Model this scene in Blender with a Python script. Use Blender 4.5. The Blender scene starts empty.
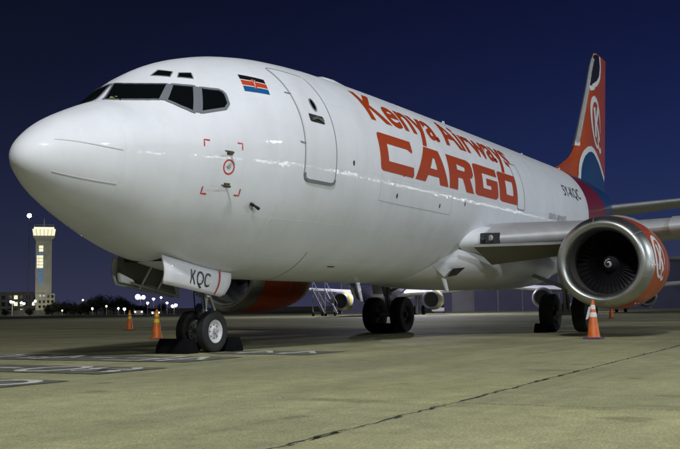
import bpy, bmesh, math, random
from mathutils import Vector, Matrix
random.seed(7)
R = math.radians
SC = bpy.context.scene
COL = SC.collection

# ------------------------------------------------------------------ camera
CAM = Vector((-9.287, -10.008, 0.681)); YAW = 0.50336; PIT = 0.08573; ROL = -0.0143
fwd = Vector((math.cos(YAW)*math.cos(PIT), math.sin(YAW)*math.cos(PIT), math.sin(PIT)))
rgt = Vector((math.sin(YAW), -math.cos(YAW), 0)); upv = rgt.cross(fwd)
r2 = rgt*math.cos(ROL)+upv*math.sin(ROL); u2 = upv*math.cos(ROL)-rgt*math.sin(ROL)
cd = bpy.data.cameras.new('camera'); cam = bpy.data.objects.new('camera', cd); COL.objects.link(cam)
m3 = Matrix((r2, u2, -fwd)).transposed()
cam.matrix_world = Matrix.Translation(CAM) @ m3.to_4x4()
cd.sensor_width = 36; cd.lens = 36*985.5/680; cd.clip_end = 6000; cd.clip_start = .1
SC.camera = cam
# ------------------------------------------------------------------ sky (night, last blue of dusk)
W = bpy.data.worlds.new('World'); SC.world = W; W.use_nodes = True
nt = W.node_tree; bg = nt.nodes['Background']
sky = nt.nodes.new('ShaderNodeTexSky'); sky.sky_type = 'NISHITA'; sky.sun_disc = False
sky.sun_elevation = R(-6.0); sky.sun_rotation = R(100); sky.air_density = 1.2; sky.dust_density = 0.6; sky.ozone_density = 8.0
# town glow low on the horizon, the same all round
WN = nt.nodes.new; WL = nt.links.new
tcw = WN('ShaderNodeTexCoord'); sep = WN('ShaderNodeSeparateXYZ'); WL(tcw.outputs['Generated'], sep.inputs[0])
def wmath(op, a, b=None):
    n = WN('ShaderNodeMath'); n.operation = op
    for i, q in enumerate((a, b)):
        if q is None: continue
        if isinstance(q, (int, float)): n.inputs[i].default_value = q
        else: WL(q, n.inputs[i])
    return n.outputs[0]
glow = wmath('POWER', 2.718, wmath('MULTIPLY', wmath('MAXIMUM', sep.outputs[2], 0), -9.0))
gc = WN('ShaderNodeMix'); gc.data_type = 'RGBA'; gc.inputs[6].default_value = (.0020, .0040, .0022, 1); gc.inputs[7].default_value = (.035, .038, .082, 1); WL(glow, gc.inputs[0])
scl = WN('ShaderNodeMix'); scl.data_type = 'RGBA'; scl.blend_type = 'MULTIPLY'; scl.inputs[0].default_value = 1; scl.inputs[7].default_value = (1.1, 2.7, 3.3, 1); WL(sky.outputs[0], scl.inputs[6])
add = WN('ShaderNodeMix'); add.data_type = 'RGBA'; add.blend_type = 'ADD'; add.inputs[0].default_value = 1; WL(scl.outputs[2], add.inputs[6]); WL(gc.outputs[2], add.inputs[7])
WL(add.outputs[2], bg.inputs[0]); bg.inputs[1].default_value = 1.0
# ------------------------------------------------------------------ faint overall light, from the same side as the stand's floodlights
LV = Vector((-.535, -.34, .775)).normalized()
sd = bpy.data.lights.new('sun', 'SUN'); sd.energy = .22; sd.angle = R(10); sd.color = (.97, .98, 1)
sun = bpy.data.objects.new('sun', sd); COL.objects.link(sun); sun.rotation_euler = LV.to_track_quat('Z', 'Y').to_euler()
SC.view_settings.view_transform = 'Standard'; SC.view_settings.look = 'None'; SC.view_settings.exposure = 0; SC.view_settings.gamma = 1

# ------------------------------------------------------------------ materials
def mat(name, col, rough=.5, metal=0, coat=0, emit=None, es=0, noise=None, bump=None, spec=None):
    m = bpy.data.materials.new(name); m.use_nodes = True; t = m.node_tree; b = t.nodes['Principled BSDF']
    b.inputs['Base Color'].default_value = (*col, 1); b.inputs['Roughness'].default_value = rough
    b.inputs['Metallic'].default_value = metal; b.inputs['Coat Weight'].default_value = coat; b.inputs['Coat Roughness'].default_value = .05
    if spec is not None: b.inputs['Specular IOR Level'].default_value = spec
    if emit: b.inputs['Emission Color'].default_value = (*emit, 1); b.inputs['Emission Strength'].default_value = es
    tc = t.nodes.new('ShaderNodeTexCoord')
    if noise:
        sc, amt = noise
        n = t.nodes.new('ShaderNodeTexNoise'); n.inputs['Scale'].default_value = sc; n.inputs['Detail'].default_value = 6
        t.links.new(tc.outputs['Object'], n.inputs['Vector'])
        r = t.nodes.new('ShaderNodeValToRGB'); r.color_ramp.elements[0].position = .3; r.color_ramp.elements[1].position = .7
        r.color_ramp.elements[0].color = (*[c*(1-amt) for c in col], 1); r.color_ramp.elements[1].color = (*[min(1, c*(1+amt)) for c in col], 1)
        t.links.new(n.outputs['Fac'], r.inputs['Fac']); t.links.new(r.outputs['Color'], b.inputs['Base Color'])
        mr = t.nodes.new('ShaderNodeMapRange'); mr.inputs['To Min'].default_value = max(.02, rough*.8); mr.inputs['To Max'].default_value = min(1, rough*1.25)
        t.links.new(n.outputs['Fac'], mr.inputs['Value']); t.links.new(mr.outputs[0], b.inputs['Roughness'])
    if bump:
        sc, st, di = bump
        n = t.nodes.new('ShaderNodeTexNoise'); n.inputs['Scale'].default_value = sc; n.inputs['Detail'].default_value = 4
        t.links.new(tc.outputs['Object'], n.inputs['Vector'])
        bp = t.nodes.new('ShaderNodeBump'); bp.inputs['Strength'].default_value = st; bp.inputs['Distance'].default_value = di
        t.links.new(n.outputs['Fac'], bp.inputs['Height']); t.links.new(bp.outputs[0], b.inputs['Normal'])
    return m

M = {}
M['white'] = mat('white_paint', (.76, .775, .81), .55, coat=.30, noise=(.9, .04), bump=(2.2, .16, .012), spec=.2)
def coat_follow(m, sc=3.0, st=.25):
    t = m.node_tree; b = t.nodes['Principled BSDF']; tc = t.nodes.new('ShaderNodeTexCoord'); n = t.nodes.new('ShaderNodeTexNoise'); n.inputs['Scale'].default_value = sc; n.inputs['Detail'].default_value = 3
    bp = t.nodes.new('ShaderNodeBump'); bp.inputs['Strength'].default_value = st; bp.inputs['Distance'].default_value = .012
    t.links.new(tc.outputs['Object'], n.inputs['Vector']); t.links.new(n.outputs['Fac'], bp.inputs['Height']); t.links.new(bp.outputs[0], b.inputs['Coat Normal'])
coat_follow(M['white'], 4.0, .42)
def grime(m, amt=.075):
    # faint run-off streaks and blotches on the skin
    t = m.node_tree; b = t.nodes['Principled BSDF']; src = b.inputs['Base Color'].links[0].from_socket
    tc = t.nodes.new('ShaderNodeTexCoord'); out = src
    for scl, sc, lo, hi, a in (((1.6, 1.6, .22), 1.4, .45, .75, amt), ((.5, 1, 1), 3.2, .52, .80, amt*.6), ((7, 7, .5), 1.0, .55, .8, amt*.5)):
        mp = t.nodes.new('ShaderNodeMapping'); mp.inputs['Scale'].default_value = scl; t.links.new(tc.outputs['Object'], mp.inputs['Vector'])
        n = t.nodes.new('ShaderNodeTexNoise'); n.inputs['Scale'].default_value = sc; n.inputs['Detail'].default_value = 7; n.inputs['Roughness'].default_value = .6; t.links.new(mp.outputs[0], n.inputs['Vector'])
        r = t.nodes.new('ShaderNodeValToRGB'); r.color_ramp.elements[0].position = lo; r.color_ramp.elements[1].position = hi; r.color_ramp.elements[0].color = (1, 1, 1, 1); r.color_ramp.elements[1].color = (1-a, 1-a, 1-a*1.15, 1)
        t.links.new(n.outputs['Fac'], r.inputs['Fac']); x = t.nodes.new('ShaderNodeMix'); x.data_type = 'RGBA'; x.blend_type = 'MULTIPLY'; x.inputs[0].default_value = 1
        t.links.new(out, x.inputs[6]); t.links.new(r.outputs['Color'], x.inputs[7]); out = x.outputs[2]
    t.links.new(out, b.inputs['Base Color'])
grime(M['white'])
M['door_white'] = mat('door_white', (.75, .75, .78), .5, coat=.3, noise=(2, .03), spec=.2)
M['red'] = mat('orange_red_paint', (.47, .066, .005), .4, coat=.4, noise=(1.2, .08), spec=.3)
M['letter'] = mat('red_lettering', (.42, .052, .007), .5, coat=.3, spec=.2)
M['band'] = mat('crimson_paint', (.20, .010, .013), .4, coat=.3, spec=.3)
M['blue'] = mat('tail_blue_paint', (.006, .055, .16), .4, coat=.3, spec=.3)
M['black'] = mat('black_paint', (.008, .008, .012), .35)
M['print'] = mat('dark_print', (.03, .03, .04), .5)
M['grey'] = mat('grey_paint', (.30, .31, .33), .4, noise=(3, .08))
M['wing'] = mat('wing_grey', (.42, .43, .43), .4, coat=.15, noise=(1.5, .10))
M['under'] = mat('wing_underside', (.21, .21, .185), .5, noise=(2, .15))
M['metal'] = mat('polished_metal', (.47, .48, .46), .38, 1, noise=(4, .06))
M['slat'] = mat('satin_leading_edge', (.46, .47, .48), .42, .2, noise=(3, .08))
M['strip'] = mat('pale_strip', (.50, .51, .53), .5)
M['steel'] = mat('gear_steel', (.45, .45, .46), .35, .8, noise=(8, .15))
M['gearpaint'] = mat('gear_grey_paint', (.42, .43, .44), .45, noise=(8, .2))
M['dark'] = mat('dark_cavity', (.02, .02, .02), .8)
M['rubber'] = mat('rubber', (.014, .014, .014), .75, noise=(20, .3), bump=(60, .3, .004))
M['rim'] = mat('wheel_white', (.62, .62, .62), .4, noise=(15, .15))
M['glass'] = mat('cockpit_glass', (.004, .005, .006), .05, spec=.45)
M['frame'] = mat('window_frame_grey', (.17, .18, .20), .4)
M['seam'] = mat('seam_grey', (.24, .245, .25), .6)
M['blade'] = mat('fan_blade', (.10, .10, .11), .4, .9)
M['barrel'] = mat('inlet_barrel', (.10, .10, .09), .5, .3)
M['spin'] = mat('spinner_dark', (.03, .03, .035), .4)
M['plainwhite'] = mat('white_mark', (.75, .75, .74), .4)
M['redmark'] = mat('red_mark', (.5, .03, .02), .4)
M['flagred'] = mat('flag_red', (.55, .06, .02), .4)
M['flaggreen'] = mat('flag_blue_green', (.01, .10, .28), .4)
M['brass'] = mat('probe_olive', (.10, .095, .05), .4, .5)
M['cone'] = mat('cone_orange', (.62, .13, .012), .5, noise=(8, .2))
M['coneyellow'] = mat('cone_yellow_band', (.75, .60, .04), .35)
M['conewhite'] = mat('cone_white_band', (.78, .78, .78), .35)
M['conebase'] = mat('cone_purple_base', (.07, .05, .17), .6, noise=(8, .3))
M['conebase2'] = mat('cone_brown_base', (.20, .08, .07), .6, noise=(8, .3))
M['chock'] = mat('chock_black', (.006, .006, .007), .95, bump=(40, .3, .004), spec=.08)
M['paintw'] = mat('worn_white_ground_paint', (.46, .46, .42), .85, noise=(9, .22))
M['paintk'] = mat('worn_black_ground_paint', (.10, .101, .074), .9, noise=(6, .5))
M['sealant'] = mat('joint_sealant', (.025, .025, .02), .9, noise=(12, .4))
M['bark'] = mat('bark', (.03, .024, .018), .9)
M['leaf'] = mat('dark_leaf', (.016, .022, .010), .7)
M['grass'] = mat('night_grass', (.022, .024, .012), .95, noise=(.2, .4))
M['tarmac'] = mat('taxiway_asphalt', (.030, .031, .026), .9, noise=(.15, .3))
M['tower'] = mat('tower_concrete', (.42, .42, .36), .8, noise=(.3, .15))
M['towerbase'] = mat('tower_base_concrete', (.42, .41, .30), .8, noise=(.5, .15))
M['bldg'] = mat('office_wall', (.10, .10, .085), .8, noise=(.2, .3))
M['hangar'] = mat('hangar_cladding', (.055, .055, .11), .6, noise=(.3, .25))
M['hangarlight'] = mat('hangar_pale_panel', (.15, .15, .16), .6, noise=(.4, .2))
M['litcream'] = mat('lit_tower_glass_and_roof', (.5, .5, .4), .4, emit=(1, .96, .66), es=.85)
M['litblue'] = mat('lit_blue_glass', (.1, .2, .4), .4, emit=(.12, .26, .55), es=.30)
M['lamp'] = mat('floodlight_lens', (1, 1, 1), .4, emit=(1, .97, .85), es=30)
M['lampv'] = mat('floodlight_lens_cool', (1, 1, 1), .4, emit=(.86, .84, 1), es=40)
M['lampy'] = mat('lamp_yellow', (1, 1, 1), .4, emit=(1, .78, .25), es=8)
M['win'] = mat('lit_window', (.5, .5, .5), .4, emit=(.9, .95, 1), es=26)
M['jetblue'] = mat('jet_violet_blue', (.10, .10, .26), .35, coat=.2)
M['jetwhite'] = mat('jet_white', (.55, .56, .60), .3)
M['jetgrey'] = mat('jet_grey', (.20, .20, .23), .4)
M['yellow'] = mat('yellow_band', (.50, .45, .03), .4)
M['yellow_highlight'] = mat('chart_highlight', (.30, .32, .10), .6)
M['stairgrey'] = mat('stair_grey', (.22, .22, .24), .5)
M['bayolive'] = mat('bay_primer', (.10, .10, .085), .6, noise=(4, .2))
M['lens'] = mat('lens_glass', (.05, .06, .07), .08, .4)

def ground_mat():
    m = bpy.data.materials.new('apron_concrete'); m.use_nodes = True; t = m.node_tree; b = t.nodes['Principled BSDF']
    N = t.nodes.new; L = t.links.new
    geo = N('ShaderNodeNewGeometry')
    def noise(sc, det, vec=None, ro=.55):
        n = N('ShaderNodeTexNoise'); n.inputs['Scale'].default_value = sc; n.inputs['Detail'].default_value = det; n.inputs['Roughness'].default_value = ro
        L(vec if vec else geo.outputs['Position'], n.inputs['Vector']); return n.outputs['Fac']
    def ramp(f, a, b_, ca, cb):
        r = N('ShaderNodeValToRGB'); r.color_ramp.elements[0].position = a; r.color_ramp.elements[1].position = b_
        r.color_ramp.elements[0].color = (*ca, 1); r.color_ramp.elements[1].color = (*cb, 1); L(f, r.inputs['Fac']); return r.outputs['Color']
    def mix(mode, f, a, c):
        x = N('ShaderNodeMix'); x.data_type = 'RGBA'; x.blend_type = mode
        if isinstance(f, float): x.inputs[0].default_value = f
        else: L(f, x.inputs[0])
        L(a, x.inputs[6]); L(c, x.inputs[7]); return x.outputs[2]
    base = ramp(noise(.35, 5), .3, .7, (.285, .280, .158), (.41, .398, .232))
    fine = ramp(noise(55, 6, ro=.8), .33, .66, (.42, .42, .42), (1.45, 1.45, 1.45))
    c = mix('MULTIPLY', .9, base, fine)
    mid = ramp(noise(4.5, 6, ro=.65), .3, .7, (.78, .78, .80), (1.15, 1.14, 1.1))
    c = mix('MULTIPLY', .9, c, mid)
    # wheel-swept streaks along the lead-in direction and dark oil stains
    mp = N('ShaderNodeMapping'); mp.inputs['Scale'].default_value = (.10, 1.3, 1); L(geo.outputs['Position'], mp.inputs['Vector'])
    st = ramp(noise(1.0, 5, mp.outputs[0]), .38, .68, (.82, .82, .84), (1.1, 1.1, 1.08)); c = mix('MULTIPLY', .8, c, st)
    mp2 = N('ShaderNodeMapping'); mp2.inputs['Scale'].default_value = (.9, .35, 1); L(geo.outputs['Position'], mp2.inputs['Vector'])
    oil = ramp(noise(1.1, 3, mp2.outputs[0]), .63, .70, (1, 1, 1), (.62, .62, .62)); c = mix('MULTIPLY', .85, c, oil)
    oi = N('ShaderNodeObjectInfo'); sl = ramp(oi.outputs['Random'], 0, 1, (.90, .90, .93), (1.06, 1.06, 1.0)); c = mix('MULTIPLY', 1.0, c, sl)
    grit = ramp(noise(130, 3, ro=.8), .36, .50, (.55, .55, .55), (1.04, 1.04, 1.04)); c = mix('MULTIPLY', .75, c, grit)
    big = ramp(noise(.16, 4), .42, .66, (1.04, 1.03, 1.0), (.80, .81, .84)); c = mix('MULTIPLY', 1.0, c, big)
    mp3 = N('ShaderNodeMapping'); mp3.inputs['Rotation'].default_value = (0, 0, .35); mp3.inputs['Scale'].default_value = (.05, 2.6, 1); L(geo.outputs['Position'], mp3.inputs['Vector'])
    tm_ = ramp(noise(1.0, 3, mp3.outputs[0]), .60, .72, (1, 1, 1), (.76, .76, .78)); c = mix('MULTIPLY', .8, c, tm_)
    spots = ramp(noise(1.7, 2, ro=.4), .68, .74, (1, 1, 1), (.55, .55, .55)); c = mix('MULTIPLY', .7, c, spots)
    L(c, b.inputs['Base Color'])
    mr = N('ShaderNodeMapRange'); mr.inputs['To Min'].default_value = .62; mr.inputs['To Max'].default_value = .92; L(noise(1.2, 4), mr.inputs['Value']); L(mr.outputs[0], b.inputs['Roughness'])
    b.inputs['Specular IOR Level'].default_value = .25
    bp = N('ShaderNodeBump'); bp.inputs['Strength'].default_value = .55; bp.inputs['Distance'].default_value = .01; L(noise(60, 4, ro=.7), bp.inputs['Height']); L(bp.outputs[0], b.inputs['Normal'])
    return m
M['concrete'] = ground_mat()

# ------------------------------------------------------------------ mesh helpers
def link(name, me, parent=None):
    o = bpy.data.objects.new(name, me); COL.objects.link(o)
    if parent: o.parent = parent
    return o
def obj(name, v, f, m, parent=None, smooth=False, sharp=None):
    me = bpy.data.meshes.new(name); me.from_pydata([tuple(q) for q in v], [], f); me.update()
    bm = bmesh.new(); bm.from_mesh(me); bmesh.ops.recalc_face_normals(bm, faces=bm.faces); bm.to_mesh(me); bm.free()
    if smooth:
        me.shade_smooth()
        if sharp: me.set_sharp_from_angle(angle=R(sharp))
    me.materials.append(M[m] if isinstance(m, str) else m)
    return link(name, me, parent)
def empty(name, loc=(0, 0, 0), rz=0):
    o = bpy.data.objects.new(name, None); COL.objects.link(o); o.location = loc; o.rotation_euler = (0, 0, rz); return o
def tag(o, label=None, cat=None, group=None, kind=None):
    if label: o['label'] = label
    if cat: o['category'] = cat
    if group: o['group'] = group
    if kind: o['kind'] = kind
    return o
def copy_tree(o, parent=None):
    c = o.copy(); COL.objects.link(c); c.parent = parent
    for ch in list(o.children): copy_tree(ch, c)
    return c
class B:
    def __init__(s): s.v = []; s.f = []
    def add(s, v, f):
        n = len(s.v); s.v += [tuple(q) for q in v]; s.f += [tuple(i+n for i in g) for g in f]; return s
    def box(s, x0, x1, y0, y1, z0, z1):
        return s.add([(x0, y0, z0), (x1, y0, z0), (x1, y1, z0), (x0, y1, z0), (x0, y0, z1), (x1, y0, z1), (x1, y1, z1), (x0, y1, z1)],
                     [(0, 3, 2, 1), (4, 5, 6, 7), (0, 1, 5, 4), (1, 2, 6, 5), (2, 3, 7, 6), (3, 0, 4, 7)])
    def hexa(s, p):
        return s.add(p, [(0, 3, 2, 1), (4, 5, 6, 7), (0, 1, 5, 4), (1, 2, 6, 5), (2, 3, 7, 6), (3, 0, 4, 7)])
    def loft(s, rings, cap0=True, cap1=True, closed=True):
        n = len(rings[0]); v = [q for r in rings for q in r]; f = []
        for i in range(len(rings)-1):
            for k in range(n if closed else n-1):
                a = i*n+k; b = i*n+(k+1) % n; f.append((a, b, b+n, a+n))
        if cap0: f.append(tuple(range(n-1, -1, -1)))
        if cap1: f.append(tuple((len(rings)-1)*n+k for k in range(n)))
        return s.add(v, f)
    def tube(s, pts, r, n=10):
        pts = [Vector(q) for q in pts]; rr = r if isinstance(r, (list, tuple)) else [r]*len(pts); rings = []
        ref = None
        for i, q in enumerate(pts):
            t = (pts[min(i+1, len(pts)-1)]-pts[max(i-1, 0)]).normalized()
            if ref is None: ref = t.orthogonal().normalized()
            a = (ref-t*ref.dot(t)).normalized(); ref = a; b = t.cross(a)
            rings.append([q+(a*math.cos(2*math.pi*k/n)+b*math.sin(2*math.pi*k/n))*rr[i] for k in range(n)])
        return s.loft(rings)
    def lathe(s, prof, c, axis, n=32, close=False, cap=True):
        # prof: (distance along axis, radius)
        ax = Vector(axis).normalized(); a = ax.orthogonal().normalized(); b = ax.cross(a); c = Vector(c)
        rings = [[c+ax*d+(a*math.cos(2*math.pi*k/n)+b*math.sin(2*math.pi*k/n))*r for k in range(n)] for d, r in prof]
        if close: rings.append(rings[0]); return s.loft(rings, False, False)
        return s.loft(rings, cap, cap)
    def build(s, name, m, parent=None, smooth=False, sharp=40, bevel=0):
        o = obj(name, s.v, s.f, m, parent, smooth, sharp)
        if bevel:
            bm = bmesh.new(); bm.from_mesh(o.data); bmesh.ops.bevel(bm, geom=list(bm.edges), offset=bevel, segments=2, affect='EDGES', profile=.6); bm.to_mesh(o.data); bm.free()
            o.data.shade_smooth(); o.data.set_sharp_from_angle(angle=R(50))
        return o

# ------------------------------------------------------------------ the setting: ground
gq = []
B_ = B(); B_.add([(-4000, -4000, -.30), (4000, -4000, -.30), (4000, 4000, -.30), (-4000, 4000, -.30)], [(0, 1, 2, 3)])
tag(B_.build('ground', 'grass'), kind='structure')
B_ = B(); B_.box(-700, 700, -500, 330, -.2, -.10); tag(B_.build('taxiway', 'tarmac'), kind='structure')
apron = B(); apron.box(-160, 260, -120, 96, -.1, -.025); apron = tag(apron.build('apron', 'concrete'), kind='structure')
GA = R(1.57); SL = 7.5
def grid(x, y, z=0): return Vector((-2.65+x*math.cos(GA)-y*math.sin(GA), -7.25+x*math.sin(GA)+y*math.cos(GA), z))
sb = bmesh.new(); bmesh.ops.create_cube(sb, size=1)
for q in sb.verts: q.co = Vector((q.co.x*(SL-.03), q.co.y*(SL-.03), q.co.z*.02-.01))
bmesh.ops.bevel(sb, geom=[e for e in sb.edges if all(v.co.z > -.005 for v in e.verts)], offset=.012, segments=1, affect='EDGES')
sm = bpy.data.meshes.new('concrete_slab'); sb.to_mesh(sm); sb.free(); sm.materials.append(M['concrete'])
for i in range(-2, 6):
    for j in range(-2, 6):
        o = link('concrete_slab', sm, apron); o.location = grid((i+.5)*SL, (j+.5)*SL, random.uniform(-.003, 0)); o.rotation_euler = (0, 0, GA)
def wobble(a, b, n, w, z):
    v = []; f = []; a = Vector(a); b = Vector(b); t = (b-a).normalized(); s = Vector((-t.y, t.x, 0)); off = 0
    for k in range(n+1):
        off = off*.8+random.uniform(-.012, .012); q = a+(b-a)*k/n+s*off
        v += [q+s*w*random.uniform(.12, 1)+Vector((0, 0, z)), q-s*w*random.uniform(.12, 1)+Vector((0, 0, z))]
    f = [(2*k, 2*k+1, 2*k+3, 2*k+2) for k in range(n)]
    return v, f
v, f = wobble(grid(-9, 0), grid(22, 0), 420, .022, .003); obj('joint_sealant', v, f, 'sealant', apron)
v, f = wobble(grid(0, -9), grid(0, 0), 120, .009, .003); obj('joint_sealant', v, f, 'sealant', apron)
v, f = wobble(grid(7.5, -7), grid(7.5, 7.5), 160, .010, .003); obj('joint_sealant', v, f, 'sealant', apron)

# painted stand markings beside the nose wheel: black panels with white strokes
def stroke(bld, pts, w, z):
    pts = [Vector((x, y, z)) for x, y in pts]
    L = []
    for i, q in enumerate(pts):
        t = (pts[min(i+1, len(pts)-1)]-pts[max(i-1, 0)]).normalized(); s = Vector((-t.y, t.x, 0))*w/2
        L += [q+s, q-s]
    bld.add(L, [(2*i, 2*i+1, 2*i+3, 2*i+2) for i in range(len(pts)-1)])
def arc(cx, cy, rx, ry, a0, a1, n=14): return [(cx+rx*math.cos(R(a0+(a1-a0)*k/n)), cy+ry*math.sin(R(a0+(a1-a0)*k/n))) for k in range(n+1)]
def marking(x0, x1, y0, y1, glyphs):
    b = B(); b.add([(x0, y0, .005), (x1, y0, .005), (x1, y1, .005), (x0, y1, .005)], [(0, 1, 2, 3)])
    o = b.build('marking_panel', 'paintk', apron)
    h = x1-x0-.24; gw = .62; y = y0+.16
    for g in glyphs:
        b = B(); X = lambda t: x1-.12-t*h
        if g == 'S':
            stroke(b, [(X(.5-.5*math.cos(R(a))*1.0+0), y+gw/2+gw/2*math.sin(R(a))) for a in range(-90, 0, 15)], .13, .009)
            pts = arc(x0+.12+h*.75, y+gw/2, h*.25, gw/2, 60, 270)+arc(x0+.12+h*.25, y+gw/2, h*.25, gw/2, 90, -120)
            stroke(b, pts, .14, .0095)
        elif g == '0': stroke(b, arc(x0+.12+h/2, y+gw/2, h/2, gw/2, 0, 360, 24), .14, .009)
        elif g == '4':
            stroke(b, [(x0+.12, y+gw*.7), (x1-.12, y+gw*.7)], .14, .009); stroke(b, [(x1-.12, y+gw*.7), (x0+.12+h*.35, y), (x0+.12+h*.35, y+gw)], .13, .010)
        elif g == '7': stroke(b, [(x1-.12, y), (x1-.12, y+gw), (x0+.12, y+gw*.35)], .14, .009)
        elif g == 'E':
            stroke(b, [(x0+.12, y), (x1-.12, y)], .14, .009)
            for k in (0, .5, 1): stroke(b, [(x0+.12+h*k, y+.05), (x0+.12+h*k, y+gw)], .12, .010)
        elif g == '-': stroke(b, [(x0+.12+h/2, y+.1), (x0+.12+h/2, y+gw-.1)], .14, .009)
        b.build('marking_glyph', 'paintw', o); y += gw+.18
marking(3.55, 4.75, -2.35, -.45, '44')
marking(1.35, 2.75, -1.75, 3.4, '4E-4S0')
marking(-.95, .25, -2.35, 2.6, 'S0-4SE')
marking(-2.75, -1.85, -2.8, .8, '00SE')

# ------------------------------------------------------------------ fuselage surface
FX = [0, .04, .12, .3, .6, 1.0, 1.4, 1.56, 1.88, 2.3, 2.8, 3.3, 4.0, 5.0, 6.5, 9, 19, 21, 23.5, 26, 28.5, 30.5, 31.6, 32.1, 32.3]
FT = [2.79, 2.924, 3.038, 3.193, 3.39, 3.586, 3.755, 3.812, 4.115, 4.39, 4.625, 4.80, 4.985, 5.14, 5.25, 5.31, 5.36, 5.36, 5.35, 5.32, 5.27, 5.2, 5.13, 5.05, 4.85]
FB = [2.79, 2.662, 2.556, 2.418, 2.228, 2.035, 1.86, 1.794, 1.664, 1.529, 1.421, 1.333, 1.261, 1.236, 1.23, 1.235, 1.27, 1.42, 1.95, 2.75, 3.6, 4.22, 4.5, 4.62, 4.85]
FW = [0, .153, .271, .436, .666, .91, 1.096, 1.155, 1.265, 1.396, 1.525, 1.631, 1.741, 1.833, 1.87, 1.885, 1.885, 1.885, 1.78, 1.5, 1.05, .6, .32, .2, 0]
FM = [2.79, 2.793, 2.808, 2.832, 2.88, 2.954, 3.015, 3.03, 3.066, 3.117, 3.171, 3.22, 3.272, 3.343, 3.379, 3.41, 3.46, 3.5, 3.7, 4.05, 4.4, 4.7, 4.8, 4.84, 4.85]
def pchip(xs, ys):
    n = len(xs); h = [xs[i+1]-xs[i] for i in range(n-1)]; d = [(ys[i+1]-ys[i])/h[i] for i in range(n-1)]; m = [0]*n
    for i in range(1, n-1):
        if d[i-1]*d[i] > 0:
            a = 2*h[i]+h[i-1]; b = h[i]+2*h[i-1]; m[i] = (a+b)/(a/d[i-1]+b/d[i])
    m[0] = d[0]; m[-1] = d[-1]
    def f(x):
        x = min(max(x, xs[0]), xs[-1]); i = 0
        while i < n-2 and x > xs[i+1]: i += 1
        t = (x-xs[i])/h[i]
        return ys[i]*(1+2*t)*(1-t)**2+m[i]*h[i]*t*(1-t)**2+ys[i+1]*t*t*(3-2*t)+m[i+1]*h[i]*t*t*(t-1)
    return f
_t, _b, _w, _m = [pchip(FX, q) for q in (FT, FB, FW, FM)]
def blunt(f, f0):
    f12 = f(.12)
    return lambda x: f0+(f12-f0)*math.sqrt(max(x, 0)/.12) if x < .12 else f(x)
ft, fb, fw = blunt(_t, 2.79), blunt(_b, 2.79), blunt(_w, 0); fm = _m
fe = pchip([0, .6, 1.2, 1.56, 2.3, 3.3, 5, 33], [2, 2, 1.9, 1.72, 1.72, 1.85, 2, 2])
def spt(x, a, off=0):
    t, b, w, m = ft(x)+off, fb(x)-off, fw(x)+off, fm(x); c, s = math.cos(a), math.sin(a); e = fe(x) if s > 0 else 2
    g = lambda v: math.copysign(abs(v)**(2/e), v)
    return Vector((x, -w*g(c), m+((t-m) if s > 0 else (m-b))*g(s)))
def implicit(q):
    t, b, w, m = ft(q.x), fb(q.x), max(fw(q.x), 1e-4), fm(q.x)
    if q.z >= m: e = fe(q.x); return (abs(q.y)/w)**e+((q.z-m)/(t-m))**e, e
    return (abs(q.y)/w)**2+((m-q.z)/(m-b))**2, 2
def snap(q, off=0):
    q = Vector(q); F, e = implicit(q); s = F**(-1/e); m = fm(q.x)
    q = Vector((q.x, q.y*s, m+(q.z-m)*s)); return q+snorm(q)*off if off else q
def snorm(q):
    h = 1e-3; G = lambda d: implicit(q+d)[0]
    return Vector((G(Vector((h, 0, 0)))-G(Vector((-h, 0, 0))), G(Vector((0, h, 0)))-G(Vector((0, -h, 0))), G(Vector((0, 0, h)))-G(Vector((0, 0, -h))))).normalized()
def side(x, z, off=0):            # port side point at station x and height z
    t, b, w, m = ft(x), fb(x), fw(x), fm(x)
    if z >= m: e = fe(x); q = (z-m)/(t-m)
    else: e = 2; q = (m-z)/(m-b)
    y = -w*(max(0, 1-q**e))**(1/e); p = Vector((x, y, z)); return p+snorm(p)*off if off else p
def girth(x, g, off=0):           # port point at arc height g (m) above the widest line
    R_ = (ft(x)-fm(x)) if g > 0 else (fm(x)-fb(x)); a = g/(.5*(R_+fw(x))); p = spt(x, a); return p+snorm(p)*off if off else p

plane = tag(empty('cargo_airplane', (0, 0, 0)), 'white twin-engine cargo jet with red titles and orange engines parked on the apron', 'airplane')

def ribbon(bld, pts, w, off, th, closed=False):
    n = len(pts); v = []; f = []
    for i, q in enumerate(pts):
        a = pts[(i-1) % n] if closed or i > 0 else q; c = pts[(i+1) % n] if closed or i < n-1 else q
        t = (c-a).normalized(); nn = snorm(q); s = nn.cross(t).normalized()*w/2
        v += [q+s+nn*(off-.006), q+s+nn*(off+th), q-s+nn*(off+th), q-s+nn*(off-.006)]
    for i in range(n if closed else n-1):
        a = 4*i; b = 4*((i+1) % n)
        for k in range(3): f.append((a+k, a+k+1, b+k+1, b+k))
    bld.add(v, f); return bld
def densify(pts, step=.06, closed=False):
    out = []; L = list(pts)+([pts[0]] if closed else [])
    for a, b in zip(L[:-1], L[1:]):
        a = Vector(a); b = Vector(b); k = max(1, int((b-a).length/step))
        out += [snap(a+(b-a)*i/k) for i in range(k)]
    if not closed: out.append(snap(Vector(L[-1])))
    return out
def resamp(pts, n):
    pts = [Vector(q) for q in pts]; o = []
    for i in range(n):
        t = i/(n-1)*(len(pts)-1); k = min(int(t), len(pts)-2); o.append(pts[k].lerp(pts[k+1], t-k))
    return o
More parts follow.
